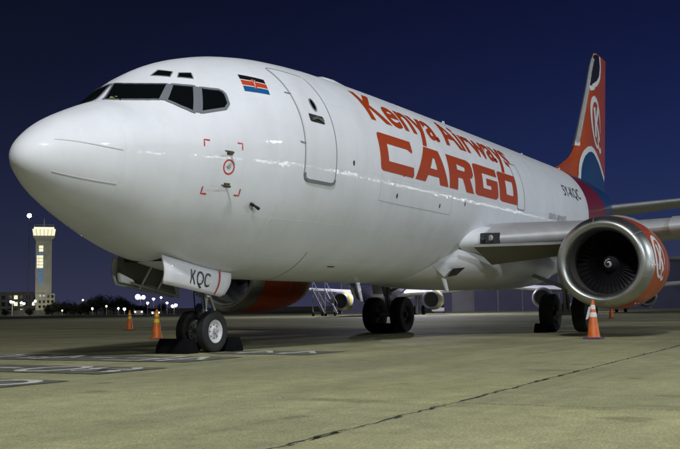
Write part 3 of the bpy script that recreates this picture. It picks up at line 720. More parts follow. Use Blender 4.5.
# ------------------------------------------------------------------ landing gear
def tyre(parent, c, r, w, m='rubber', rim='rim', holes=True):
    # c centre, axis along y
    h = w/2; ri = r*.56
    prof = [(-h*.80, ri), (-h*.97, ri+.25*(r-ri)), (-h, r-.38*(r-ri)), (-h*.93, r-.16*(r-ri)), (-h*.72, r-.03*(r-ri))]
    g = h*.04
    for k in (-.45, -.15, .15, .45):
        d = k*h; prof += [(d-g*1.6, r), (d-g, r-.014), (d+g, r-.014), (d+g*1.6, r)]
    prof += [(h*.72, r-.03*(r-ri)), (h*.93, r-.16*(r-ri)), (h, r-.38*(r-ri)), (h*.97, ri+.25*(r-ri)), (h*.80, ri)]
    B().lathe(prof, c, (0, 1, 0), 40, close=True).build('tyre', m, parent, True, 35)
    for s in (-1, 1):
        b = B(); b.lathe([(s*h*.55, ri*.02), (s*h*.60, ri*.30), (s*h*.45, ri*.40), (s*h*.40, ri*.72), (s*h*.66, ri*.82), (s*h*.82, ri*.99), (s*h*.70, ri*1.02)], c, (0, 1, 0), 32, cap=False)
        wr = b.build('wheel_rim', rim, parent, True, 35)
        hb = B(); hb.lathe([(s*h*.50, ri*.26), (s*h*.92, ri*.24), (s*h*.98, ri*.16), (s*h*.98, ri*.01)], c, (0, 1, 0), 16, cap=False); hb.build('hub_cap', 'steel' if holes else 'dark', parent, True, 30)
        if holes:
            for k in range(8):
                a = 2*math.pi*k/8; b = B(); b.lathe([(s*(h*.43), ri*.0), (s*(h*.435), ri*.085)], (c[0]+ri*.57*math.cos(a), c[1], c[2]+ri*.57*math.sin(a)), (0, 1, 0), 8, cap=False); b.build('rim_hole', 'dark', parent)
NX = 4.06
ng = B(); ng.tube([(NX+.16, 0, 1.6), (NX+.10, 0, 1.05)], .085, 16); ng.tube([(NX+.10, 0, 1.06), (NX, 0, .36)], .055, 14); ng.tube([(NX, -.30, .345), (NX, .30, .345)], .04, 12)
ng = ng.build('nose_gear', 'gearpaint', plane, True, 40)
for y in (-.205, .205): tyre(ng, (NX, y, .345), .345, .19)
b = B(); b.tube([(NX+.2, 0, .95), (NX+.36, 0, .68)], .028, 8); b.tube([(NX+.36, 0, .68), (NX+.06, 0, .44)], .028, 8); b.build('torque_link', 'steel', ng, True)
b = B(); b.tube([(NX+.10, 0, 1.0), (NX-.95, 0, 1.48)], .035, 10); b.build('drag_brace', 'gearpaint', ng, True)
for y in (-.13, .13):
    b = B(); b.tube([(NX+.1, y, .98), (NX+.1, y*1.4, .98)], .04, 10); b.build('steering_actuator', 'steel', ng, True)
b = B(); b.lathe([(0, .01), (.0, .075), (.06, .06), (.1, .03)], (NX-.08, 0, .74), (1, 0, 0), 16); b.build('taxi_light', 'lens', ng, True)
for k, y in enumerate((-.07, .06)):
    b = B(); b.tube([(NX+.02, y, 1.25), (NX-.10, y*1.5, .98), (NX-.06, y*1.6, .72), (NX-.02, y, .52)], .012, 6); b.build('hydraulic_hose', 'rubber', ng, True)
b = B(); b.lathe([(-.05, .10), (.05, .10)], (NX+.085, 0, .96), (.14, 0, 1), 16); b.build('steering_collar', 'steel', ng, True, 40)
b = B(); b.lathe([(-.02, .075), (.02, .075)], (NX+.05, 0, .68), (.14, 0, 1), 16); b.build('gland_nut', 'steel', ng, True, 40)
b = B(); b.tube([(NX-.04, -.05, .345), (NX-.34, 0, .36)], .018, 8); b.build('tow_fitting', 'steel', ng, True)
# wheel bay
b = B(); b.box(2.6, 4.75, -.42, .42, 1.46, 1.75); bay = b.build('gear_bay', 'dark', ng)
# doors hang vertically on either side, their upper edge following the belly
def gear_door(y, m, name):
    T = [(2.42, 1.535), (2.9, 1.46), (3.4, 1.385), (3.9, 1.325), (4.22, 1.30)]; Bt = [(2.46, 1.105), (2.9, 1.05), (3.4, .985), (3.8, .93), (4.02, .905)]
    rr = []
    for k in range(9):
        t = k/8; tt = resamp([(a, 0, b_) for a, b_ in T], 9)[k]; bb = resamp([(a, 0, b_) for a, b_ in Bt], 9)[k]; r = []
        if k == 8: bb = bb+Vector((.02, 0, .05))
        for j in range(7):
            q = tt.lerp(bb, j/6); cy = .05*math.sin(math.pi*j/6); r.append((q.x, y+(-cy if y < 0 else cy), q.z))
        rr.append(r)
    b = B(); b.loft(rr, False, False, False); o = b.build(name, m, ng, True, 50)
    md = o.modifiers.new('thick', 'SOLIDIFY'); md.thickness = .03; md.offset = 0
    return o, T, Bt
pd, T, Bt = gear_door(-.47, 'door_white', 'gear_door'); pd['label'] = 'white nose gear door with dark letters and a red line'
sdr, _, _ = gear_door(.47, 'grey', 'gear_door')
def on_door(u, v):      # u along the door 0..1, v up 0..1
    a = Vector(T[0][:1]+(0,)+T[0][1:]).lerp(Vector((4.22, 0, 1.30)), u); c = Vector((2.46, 0, 1.105)).lerp(Vector((4.02, 0, .905)), u); q = c.lerp(a, v)
    return Vector((q.x, -.47-.05*math.sin(math.pi*v)-.021, q.z))
bm = flat_letters('KQC', .55, .002); lo = min(q.co.x for q in bm.verts); hi = max(q.co.x for q in bm.verts)
for q in bm.verts: q.co.x = (q.co.x-lo)/(hi-lo); q.co.y = q.co.y/.40
wrap(bm, lambda u, v: on_door(.375+.30*u, .22+.56*v), 'door_lettering', 'print', pd, .15)
v = [on_door(u, .02+.96*k/10) for k in range(11) for u in (.805, .828)]
obj('door_red_line', v, [(2*k, 2*k+1, 2*k+3, 2*k+2) for k in range(10)], 'redmark', pd)
# forward bay door seen from inside, with its pale rim
b = B(); b.hexa([(2.52, .40, 1.17), (3.9, .40, .93), (3.9, .43, .93), (2.52, .43, 1.17), (2.48, .40, 1.56), (3.7, .40, 1.40), (3.7, .43, 1.40), (2.48, .43, 1.56)]); b.build('inner_door_panel', 'bayolive', ng)
b = B(); b.hexa([(2.50, .38, 1.15), (2.84, .38, 1.11), (2.84, .45, 1.11), (2.50, .45, 1.15), (2.47, .38, 1.30), (2.80, .38, 1.19), (2.80, .45, 1.19), (2.47, .45, 1.30)]); b.build('inner_door_rim', 'white', ng, bevel=.02)
b = B(); b.tube([(2.75, .36, 1.13), (3.9, .36, .93)], .022, 8); b.build('door_hinge_rod', 'steel', ng, True)
for x in (2.95, 3.4): b = B(); b.tube([(x, .40, 1.05), (x+.1, .2, 1.45)], .02, 8); b.build('door_link', 'steel', ng, True)

def main_gear(s):
    GX, GY = 16.46, 2.615; y = -s*GY
    g = B(); g.tube([(GX, -s*(GY+.25), 2.0), (GX, y, 1.05)], .125, 16); g.tube([(GX, y, 1.1), (GX, y, .5)], .085, 16); g.tube([(GX, y-.6, .5), (GX, y+.6, .5)], .065, 12)
    g = g.build('main_gear', 'gearpaint', plane, True, 40)
    for dy in (-.435, .435): tyre(g, (GX, y+dy, .505), .505, .37, rim='dark', holes=False)
    b = B(); b.tube([(GX, y, 1.15), (GX-.05, -s*1.2, 1.75)], .05, 10); b.build('side_brace', 'gearpaint', g, True)
    b = B(); b.tube([(GX+.12, y, .98), (GX+.38, y, .76)], .035, 8); b.tube([(GX+.38, y, .76), (GX+.08, y, .55)], .035, 8); b.build('torque_link', 'steel', g, True)
    b = B(); b.tube([(GX-.1, y-.05, 1.8), (GX-.16, y-.05, 1.0), (GX-.1, y-.05, .6)], .014, 6); b.build('brake_hose', 'rubber', g, True)
    b = B(); b.hexa([(GX-.35, -s*(GY+.27), 1.10), (GX+.35, -s*(GY+.27), 1.10), (GX+.35, -s*(GY+.30), 1.10), (GX-.35, -s*(GY+.30), 1.10), (GX-.40, -s*(GY+.42), 1.95), (GX+.40, -s*(GY+.42), 1.95), (GX+.40, -s*(GY+.45), 1.95), (GX-.40, -s*(GY+.45), 1.95)]); b.build('gear_door', 'white', g)
    return g
main_gear(1); main_gear(-1)

# ------------------------------------------------------------------ fin and tailplane
LEf = pchip([5.2, 5.49, 5.85, 6.28, 6.84, 7.86, 9.25, 10.9, 11.12], [23.6, 24.5, 25.64, 26.73, 27.48, 28.31, 29.37, 30.62, 30.95])
TEf = lambda z: 31.75+(z-5.2)*.172
def fin_half(x, z):
    le = max(LEf(z), 0); te = TEf(z); core = te-(te-max(LEf(max(z, 6.84))-(6.84-min(z, 6.84))*.8, le))   # thick core behind the dorsal fillet
    c0 = LEf(max(z, 6.9)) - max(0, 6.9-z)*.75
    c0 = max(c0, le); T = .105
    def th(t, ch): t = min(1, max(0, t)); return 5*T*ch*(.2969*math.sqrt(t)-.126*t-.3516*t*t+.2843*t**3-.1036*t**4)
    ch = te-c0; d = th((x-c0)/ch, ch) if x > c0 else 0
    dors = .05*min(1, (x-le)/.3) if le < x else 0
    return max(d, dors if x < c0+1.0 else 0)
rr = []
for k in range(31):
    z = 4.9+(11.12-4.9)*k/30; le = LEf(max(z, 5.2)); te = TEf(z); n = 26; up = []
    ts = [.5-.5*math.cos(math.pi*i/n) for i in range(n+1)]
    P = [(le+(te-le)*t, fin_half(le+(te-le)*t, max(z, 5.2))) for t in ts]
    if k == 30: P = [(x, y*.3) for x, y in P]
    rr.append([(x, -y, z) for x, y in P]+[(x, y, z) for x, y in reversed(P[1:-1])])
fin = B().loft(rr).build('tail_fin', 'red', plane, True, 60)
def unb(x, z):
    q = x
    for _ in range(4): q = x-3.2*fin_half(q, z)
    return max(q, LEf(z)+.05)
def finpt(x, z, off, s): return Vector((x, -s*(fin_half(x, z)+off), z))
def fin_decal(poly, m, name, off, step=.09):
    for s in (1, -1):
        wrap(poly_letters([(poly, [])]), lambda u, v: finpt(u, v, off, s), name, m, fin, step, xstep=step)
AR = [(27.15, 5.30), (27.45, 5.75), (27.96, 6.25), (28.55, 6.65), (29.2, 6.89), (29.7, 6.97), (30.15, 6.92), (30.87, 6.62), (31.4, 6.27), (31.84, 5.98)]
AR = [(unb(q.x, q.z), q.z-.26) for q in resamp([(x, 0, z) for x, z in AR], 30)]
fin_decal([(AR[0][0], 5.25)]+AR[:-1]+[(TEf(6.0)-.03, 6.0), (TEf(5.25)-.03, 5.25)], 'blue', 'blue_wave', .006)
def stripe(P, w):
    P = [Vector((x, z, 0)) for x, z in P]; L = []; Rr = []
    for i, q in enumerate(P):
        t = (P[min(i+1, len(P)-1)]-P[max(i-1, 0)]).normalized(); n = Vector((-t.y, t.x, 0)); L.append(q+n*w); Rr.append(q-n*w*.15)
    return [(q.x, q.y) for q in L]+[(q.x, q.y) for q in reversed(Rr)]
fin_decal(stripe(AR[:-1], .19), 'plainwhite', 'white_stripe', .010)
TP = [(31.55, 11.0), (31.6, 10.52), (31.40, 10.08), (31.0, 9.80), (30.4, 9.58), (LEf(9.42)+.05, 9.42)]
TP = [(unb(q.x, q.z), q.z) for q in resamp([(x, 0, z) for x, z in TP], 22)]
fin_decal([(LEf(z)+.02, z) for z in (9.46, 9.7, 9.9, 10.1, 10.4, 10.6, 10.9, 11.0)]+TP, 'black', 'black_wave', .014)
fin_decal(stripe(TP, .17), 'plainwhite', 'white_stripe', .018)
for s in (1, -1):
    wrap(emblem_bm(), lambda u, v: finpt(30.05+u*.92*s, 8.0+v*.98, .010, s), 'emblem', 'plainwhite', fin, .1, xstep=.1)
# polished leading edge strip
for z0, z1 in ((6.85, 11.04),):
    rr = []
    for k in range(13):
        z = z0+(z1-z0)*k/12; le = LEf(z); rr.append([Vector((le+.13, -fin_half(le+.13, z)-.010, z)), Vector((le+.08, -fin_half(le+.08, z)-.016, z)), Vector((le+.03, -fin_half(le+.03, z)-.022, z)), Vector((le-.04, 0, z)), Vector((le+.03, fin_half(le+.03, z)+.022, z)), Vector((le+.08, fin_half(le+.08, z)+.016, z)), Vector((le+.13, fin_half(le+.13, z)+.010, z))])
    B().loft(rr, False, False, False).build('fin_leading_edge', 'slat', fin, True)
for s in (1, -1):
    v = [finpt(x, z, .012, s) for x, z in ((27.35, 6.74), (27.62, 6.74), (27.72, 6.92), (27.5, 6.92))]; obj('white_tab', v, [(0, 1, 2, 3)], 'plainwhite', fin)
    v = [finpt(x, z, .02, s) for x, z in ((24.6, 5.36), (25.15, 5.36), (25.15, 5.62), (24.8, 5.52))]; obj('white_tab', v, [(0, 1, 2, 3)], 'plainwhite', fin)
for s in (1, -1):
    rr = [airfoil(le, c, .09, -s*y, z, 12, 0) for y, le, c, z in ((.2, 28.1, 4.0, 4.34), (.8, 28.5, 3.75, 4.40), (3.5, 30.1, 2.6, 4.70), (6.2, 31.7, 1.5, 5.0), (6.35, 32.0, 1.0, 5.01))]
    tpn = B().loft(rr).build('tailplane', 'wing', plane, True, 50)
    rr = [airfoil(le-.02, c, .092, -s*y, z, 8, 0, cut1=.10) for y, le, c, z in ((.9, 28.56, 3.7, 4.41), (3.5, 30.1, 2.6, 4.70), (6.2, 31.7, 1.5, 5.0))]
    B().loft(rr).build('tailplane_leading_edge', 'slat', tpn, True, 50)

# ------------------------------------------------------------------ things on the stand: cones and chocks
def cone(loc, h, band, base, label, rz=0):
    t = tag(empty('traffic_cone', loc, rz), label, 'traffic cone', 'traffic cones on the stand')
    b = B(); w = .19; b.lathe([(.0, w*1.0), (.03, w*.98)], (0, 0, 0), (0, 0, 1), 4); b2 = B(); b2.box(-.18, .18, -.18, .18, 0, .035); b2.build('base', base, t, bevel=.012)
    r = lambda z: .135-.105*(z/h)
    b = B(); b.lathe([(.03, r(0)+.012), (.06, r(.06)), (h*.97, r(h*.97)), (h, r(h)*.75), (h, r(h)*.4), (h*.9, r(h)*.4)], (0, 0, 0), (0, 0, 1), 24); b.build('cone_body', 'cone', t, True, 50)
    for a, c in ((.56, .68), (.76, .87)):
        b = B(); b.lathe([(h*a, r(h*a)+.003), (h*c, r(h*c)+.003)], (0, 0, 0), (0, 0, 1), 24, cap=False); b.build('reflective_band', band, t, True)
    return t
c1 = cone((11.05, -4.72, 0), .80, 'conewhite', 'conebase', 'orange cone with white bands and purple base in front of the near engine', 0)
b = B(); b.add([(-.05, .07, .66), (-.075, .03, .66), (-.10, .05, .50), (-.07, .11, .50), (-.09, .13, .40), (-.115, .08, .41)], [(0, 1, 2, 3), (3, 2, 5, 4)]); o = b.build('tag', 'conewhite', c1)
o.modifiers.new('thick', 'SOLIDIFY').thickness = .006
cone((10.2, 6.0, 0), .74, 'coneyellow', 'conebase2', 'orange cone with yellow bands nearest the nose wheel, on its left', .7)
cone((19.8, 15.2, 0), .76, 'coneyellow', 'conebase2', 'far orange cone with yellow bands, leftmost in the photo', .2)
cone((43.5, 2.75, 0), .78, 'cone', 'conebase2', 'distant plain orange cone seen under the near engine', .1)
def chock(loc, L, h, rz, label):
    b = B(); w = h*.62
    b.loft([[(-w, y, 0), (w, y, 0), (w*.95, y, h*.35), (w*.35, y, h), (-w*.30, y, h), (-w*.95, y, h*.35)] for y in (-L/2, L/2)])
    o = b.build('wheel_chock', 'chock', bevel=.012); o.location = loc; o.rotation_euler = (0, 0, rz); tag(o, label, 'wheel chock', 'wheel chocks at the tyres'); return o
chock((3.60, .16, 0), .66, .24, 0, 'black rubber chock in front of the nose wheels')
chock((4.53, -.10, 0), .62, .24, 0, 'black rubber chock behind the nose wheels')
chock((15.82, 2.42, 0), .70, .27, .1, 'black chock at the far main wheels in front of the tyres')
chock((15.86, -2.1, 0), .30, .24, 0, 'black chock in front of the near main wheels')

# ------------------------------------------------------------------ far things, placed by bearing and distance from the stand
AZ = lambda deg: Vector((math.cos(R(deg)), math.sin(R(deg)), 0))
def far(px, D):                    # bearing measured in degrees left of the +x axis
    a = YAW-math.atan((px-340)/985.5); return Vector((CAM.x+D*math.cos(a)/math.cos(a-YAW), CAM.y+D*math.sin(a)/math.cos(a-YAW), -.10)), a
# control tower
P, a = far(43, 470); tw = tag(empty('control_tower', P, a), 'pale control tower with brightly lit cab and a lit window strip', 'control tower')
K = 470/985.5
b = B(); b.box(-3.6, 3.6, -3.7, 3.7, 0, 36.2); b.build('shaft', 'tower', tw)
b = B(); b.loft([[(-x, -x, z), (x, -x, z), (x, x, z), (-x, x, z)] for x, z in ((3.7, 35.2), (4.8, 36.6), (5.0, 37.5))]); b.build('cab_floor', 'tower', tw)
b = B(); b.loft([[(-x, -x, z), (x, -x, z), (x, x, z), (-x, x, z)] for x, z in ((4.9, 37.5), (5.4, 40.6))]); cab = b.build('cab_glass', 'litcream', tw)
for k in range(7):
    y = -4.9+9.8*k/6; b = B(); b.tube([(-4.93, y, 37.5), (-5.43, y*1.1, 40.6)], .10, 6); b.build('mullion', 'tower', cab)
b = B(); b.box(-4.6, 4.6, -4.6, 4.6, 40.6, 41.6); b.build('cab_roof_glow', 'litcream', tw)  # roof slab glows too: the bright look of the cab top is put in as emission
for y in (-3.4, -1.2, 3.4): b = B(); b.box(-3.85, -3.6, y-.25, y+.25, 10.2, 35.2); b.build('shaft_rib', 'tower', tw)
for y in (-4.4, 0, 4.4): b = B(); b.tube([(-4.5, y, 41.6), (-4.5, y, 42.6)], .07, 6); b.build('rail_post', 'tower', tw)
b = B(); b.tube([(-4.5, -4.4, 42.6), (-4.5, 4.4, 42.6)], .06, 6); b.build('roof_rail', 'tower', tw)
b = B(); b.tube([(0, 0, 41.5), (0, 0, 46)], .12, 6); b.build('roof_antenna', 'tower', tw)
for k in range(12):
    z = 14.5+k*1.55; lit = 'litcream' if k in (5, 6, 7, 8, 10, 11) else 'litblue'
    b = B(); b.box(-3.72, -3.6, .3, 2.2, z, z+1.3); b.build('window', lit, tw)
for k in (5, 6, 7, 8): b = B(); b.box(-3.72, -3.6, 2.35, 3.3, 14.5+k*1.55, 15.8+k*1.55); b.build('window', 'litcream', tw)
b = B(); b.box(-4.6, 3, -5.2, 3.2, 0, 10.2); tb = b.build('base_block', 'towerbase', tw)
for r_ in range(4):
    for c in range(4): b = B(); b.box(-4.72, -4.6, -4.6+c*1.9, -3.6+c*1.9, .9+r_*2.4, 2.2+r_*2.4); b.build('window', 'glass', tb)
# low office block at the tower's foot
P, a = far(17, 480); of = tag(empty('office_block', P, a), 'low dark office block left of the control tower', 'building')
b = B(); b.box(-5, 6, -9.5, 14, 0, 10.8); ow = b.build('wall', 'bldg', of); b = B(); b.box(-5.3, 6.3, -9.8, 14.3, 10.8, 11.3); b.build('roof', 'bldg', of)
for r_ in range(3):
    for c in range(8):
        b = B(); b.box(-5.15, -5, -8.6+c*2.8, -6.9+c*2.8, 1.4+r_*3.2, 3.2+r_*3.2); b.build('window', 'litcream' if (r_, c) in ((2, 3), (1, 3), (2, 6)) else 'glass', ow)
# flood-light masts and lamps
def mast_light(px, D, h, w, m, label, arm=1, grp='lit floodlight masts in the background', watts=0, col=(1, .97, .80), big=1):
    P, a = far(px, D); t = tag(empty('light_mast', P, a), label, 'light mast', grp)
    b = B(); b.tube([(0, 0, 0), (0, 0, h)], [.32 if h > 20 else .14, .14 if h > 20 else .08], 8); b.build('pole', 'steel', t, True)
    b = B(); b.box(-.15, .15, -w/2, w/2, h-.12, h+.12); b.build('lamp_frame', 'steel', t)
    n = max(1, int(w/.8)); rnd = random.Random(int(px*10))
    for k in range(n):
        y = (k-(n-1)/2)*.95*big; r = rnd.uniform(.30, .46)*big; b = B(); b.lathe([(0, .01), (.02, r*.7), (.10, r), (.35, r*.75), (.5, .05)], (-.5, y, h+rnd.uniform(-.25, .25)), (1, 0, 0), 14); b.build('floodlight', m, t, True)
    if watts:
        ld = bpy.data.lights.new('lamp_light', 'POINT'); ld.energy = watts; ld.shadow_soft_size = .4; ld.color = col
        lo = bpy.data.objects.new('lamp_light', ld); COL.objects.link(lo); lo.parent = t; lo.location = (.6, 0, h-.6)
    return t
mast_light(28, 430, 43.5, 1.0, 'lamp', 'tall light mast with a bright lamp left of the control tower', watts=6500, big=2.6)
mast_light(12, 400, 5.6, 1.9, 'lamp', 'low lamp post at the far left of the office block')
mast_light(22.5, 400, 5.0, 1.9, 'lamp', 'low lamp post in front of the middle of the office block', watts=3500)
mast_light(35, 448, 6.2, 1.2, 'lamp', 'low lamp post just left of the tower base', watts=3500)
mast_light(140, 300, 5.2, 1.7, 'lampv', 'brightest cool floodlight mast left of the nose gear', big=1.7)
mast_light(153, 300, 4.8, 1.2, 'lampv', 'smaller cool floodlight just left of the near orange cone')
mast_light(173.5, 300, 2.6, 2.0, 'lampv', 'cool floodlight low beside the nose wheel')
mast_light(415, 106, 13, 2.4, 'lampv', 'added fill floodlight before the hangar, hidden behind the cargo jet', watts=21000, col=(.88, .86, 1))  # made-up mast kept out of view, added to brighten the parked jets and hangar
mast_light(82.5, 420, 6.0, 1.0, 'lampy', 'small yellow lamp among the dark trees')
mast_light(124, 320, 1.9, 1.0, 'lampv', 'small white lamp low in front of the trees')
mast_light(135, 320, 1.7, .9, 'lampy', 'dim yellow lamp low in front of the trees')
for i, (px, D, h, m, lb) in enumerate(((106, 330, 3.1, 'lampy', 'tiny warm lamp low before the tallest tree'), (147, 340, 3.6, 'lampv', 'tiny cool lamp between the two cool floodlights'), (160.5, 320, 5.4, 'lampv', 'small cool lamp right above the near orange cone'), (166.5, 330, 3.9, 'lampv', 'tiny cool lamp right of the near orange cone'), (118, 350, 2.2, 'lampv', 'tiny cool lamp low between the two orange cones'), (92, 380, 2.4, 'lampv', 'tiny cool lamp low under the middle trees'), (62, 390, 1.8, 'lampy', 'tiny warm lamp low right of the control tower'))):
    mast_light(px, D, h, .6, m, lb, big=.8)
# service vehicles with their lights on, far across the apron
def vehicle(px, D, kind, label, body='jetwhite', head='lampy', rz=0, L=4.6, Wd=1.8, H=1.5):
    P, a = far(px, D); P.z = -.025 if D < 110 else -.1; t = tag(empty('service_'+kind if kind == 'van' else kind, P, a+rz), label, kind)
    h0 = .45; hm = H*.58
    b = B(); b.loft([[(x, -Wd/2*w, .28), (x, Wd/2*w, .28), (x, Wd/2*w, z), (x, -Wd/2*w, z)] for x, w, z in ((-L/2, .92, hm*.85), (-L/2+.15, 1, hm*.95), (L/2-.2, 1, hm), (L/2, .94, hm*.9))]); b.build('body', body, t, bevel=.05)
    if kind == 'van': cabn = [(-L/2+.35, hm*.9), (-L/2+.9, H), (L/2-.1, H), (L/2-.05, hm*.9)]
    else: cabn = [(-L/2+1.2, hm*.95), (-L/2+1.9, H), (L/2-1.2, H), (L/2-.4, hm*.95)]
    b = B(); b.loft([[(x, y, z) for x, z in cabn] for y in (-Wd*.44, Wd*.44)]); b.build('cabin', 'glass', t)
    b = B(); b.hexa([(cabn[1][0]+.02, -Wd*.40, H-.02), (cabn[2][0]-.02, -Wd*.40, H-.02), (cabn[2][0]-.02, Wd*.40, H-.02), (cabn[1][0]+.02, Wd*.40, H-.02), (cabn[1][0]+.1, -Wd*.38, H+.03), (cabn[2][0]-.1, -Wd*.38, H+.03), (cabn[2][0]-.1, Wd*.38, H+.03), (cabn[1][0]+.1, Wd*.38, H+.03)]); b.build('roof', body, t)
    for sx in (-1, 1):
        for sy in (-1, 1): b = B(); b.lathe([(-.1, .2), (-.1, .33), (.1, .33), (.1, .2)], (sx*L*.31, sy*Wd*.46, .33), (0, 1, 0), 16); b.build('wheel', 'rubber', t, True, 40)
    for sy in (-1, 1): b = B(); b.lathe([(0, .01), (0, .13), (.05, .1)], (-L/2-.03, sy*Wd*.34, hm*.72), (1, 0, 0), 10); b.build('headlight', head, t)
    return t
vehicle(138, 190, 'van', 'far van with yellow headlights left of the near orange cone', H=2.0)
vehicle(155, 200, 'car', 'far car with cool headlights behind the near orange cone', head='lampv')
vehicle(436.5, 140, 'car', 'white car parked before the blue hangar wall', head='rim', rz=0)
# trees
def leaf_mesh(seed, w, h, n):
    rnd = random.Random(seed); v = []; f = []; cl = []
    for k in range(16):
        while True:
            q = Vector((rnd.uniform(-1, 1), rnd.uniform(-1, 1), rnd.uniform(-1, 1)))
            if q.length < 1: break
        cl.append((Vector((q.x*w*.42, q.y*w*.42, h*.58+q.z*h*.30)), rnd.uniform(.16, .30)*w))
    for i in range(n):
        c, r = rnd.choice(cl); d = Vector((rnd.gauss(0, 1), rnd.gauss(0, 1), rnd.gauss(0, .8))).normalized()*r*rnd.uniform(.4, 1.05)
        p = c+d; a = Vector((rnd.gauss(0, 1), rnd.gauss(0, 1), rnd.gauss(0, 1))).normalized(); b_ = a.orthogonal().normalized(); s = rnd.uniform(.18, .42)
        k = len(v); v += [p+a*s, p+b_*s*.6, p-a*s, p-b_*s*.6]; f.append((k, k+1, k+2, k+3))
    me = bpy.data.meshes.new('crown'); me.from_pydata([tuple(q) for q in v], [], f); me.materials.append(M['leaf']); return me
def trunk_mesh(seed, w, h):
    rnd = random.Random(seed); b = B(); b.tube([(0, 0, 0), (.1, .05, h*.25), (0, .1, h*.5)], [.30, .22, .10], 8)
    for k in range(6):
        a = k*1.05+rnd.random(); b.tube([(0.05, 0, h*(.2+.04*k)), (w*.16*math.cos(a), w*.16*math.sin(a), h*.48), (w*.32*math.cos(a), w*.32*math.sin(a), h*.66)], [.12, .08, .03], 6)
    o = b.build('trunk', 'bark'); me = o.data; bpy.data.objects.remove(o); return me
kinds = [(leaf_mesh(k, w, h, 1500), trunk_mesh(k, w, h), h) for k, (w, h) in enumerate(((9, 8), (12, 9.5), (8, 6)))]
trees = [(52, 440, 2, .9), (58, 420, 0, .75), (66, 430, 2, 1.0), (73, 425, 2, .9), (88, 400, 2, 1.0), (96, 395, 0, .92), (105, 400, 1, .90), (113, 405, 1, .84), (121, 400, 0, .84), (128, 410, 2, .85), (46, 450, 2, .6), (134, 400, 2, .7), (6, 430, 2, .5), (30, 430, 2, .55), (146, 420, 2, .7), (160, 420, 0, .6), (80, 420, 2, .7)]
trees.sort()
ordn = ['leftmost', 'second', 'third', 'fourth', 'fifth', 'sixth', 'seventh', 'eighth', 'ninth', 'tenth', 'eleventh', 'twelfth', 'thirteenth', 'fourteenth', 'fifteenth', 'sixteenth', 'seventeenth']
for i, (px, D, k, s) in enumerate(trees):
    P, a = far(px, D); P.z = -.3
    t = tag(empty('tree', P, random.uniform(0, 6)), f'dark leafy tree on the horizon, {ordn[i]} from the left' if i else 'small dark tree at the left edge before the office block', 'tree', 'dark trees along the horizon'); t.scale = (s, s, s)
    link('crown', kinds[k][0], t); link('trunk', kinds[k][1], t)
# long low perimeter wall closing the far side of the field
P, a = far(90, 470); pw = B(); pw.box(-.2, .2, -150, 150, 0, 2.4); o = pw.build('perimeter_wall', 'bldg'); o.location = P; o.rotation_euler = (0, 0, a); tag(o, 'long low dark wall behind the trees on the horizon', 'wall')

# hangar behind the tail, panelled front
P, a = far(560, 150); P.z = -.1
hg = tag(empty('hangar', P, YAW), 'long low violet-blue hangar behind the landing gear', 'building')
KX = 150/985.5
b = B(); b.box(.2, 30, -75, 33.5, 0, 7.6); hw = b.build('wall', 'hangar', hg); b = B(); b.box(-.4, 30.4, -75.4, 33.9, 7.6, 8.1); b.build('roof', 'hangarlight', hg)
y = 33.4; i = 0
wd = [5.6, 5.6, 5.6, 3.2, 3.7, 3.7, 5.6, 5.6, 2.6, 5.6, 5.6, 5.6, 5.6, 5.6, 5.6, 5.6, 5.6, 5.6, 5.6]
for i, w in enumerate(wd):
    b = B(); b.box(.02, .2, y-w+.08, y-.08, .15, 7.3); b.build('cladding_panel', 'hangarlight' if i in (3, 8, 12, 14) else 'hangar', hw)
    b = B(); b.box(-.12, .1, y-.10, y+.10, .1, 7.4); b.build('column', 'hangarlight', hw); y -= w
b = B(); b.box(-.9, .2, -75, 33.5, .0, .14); b.build('plinth', 'hangarlight', hw)

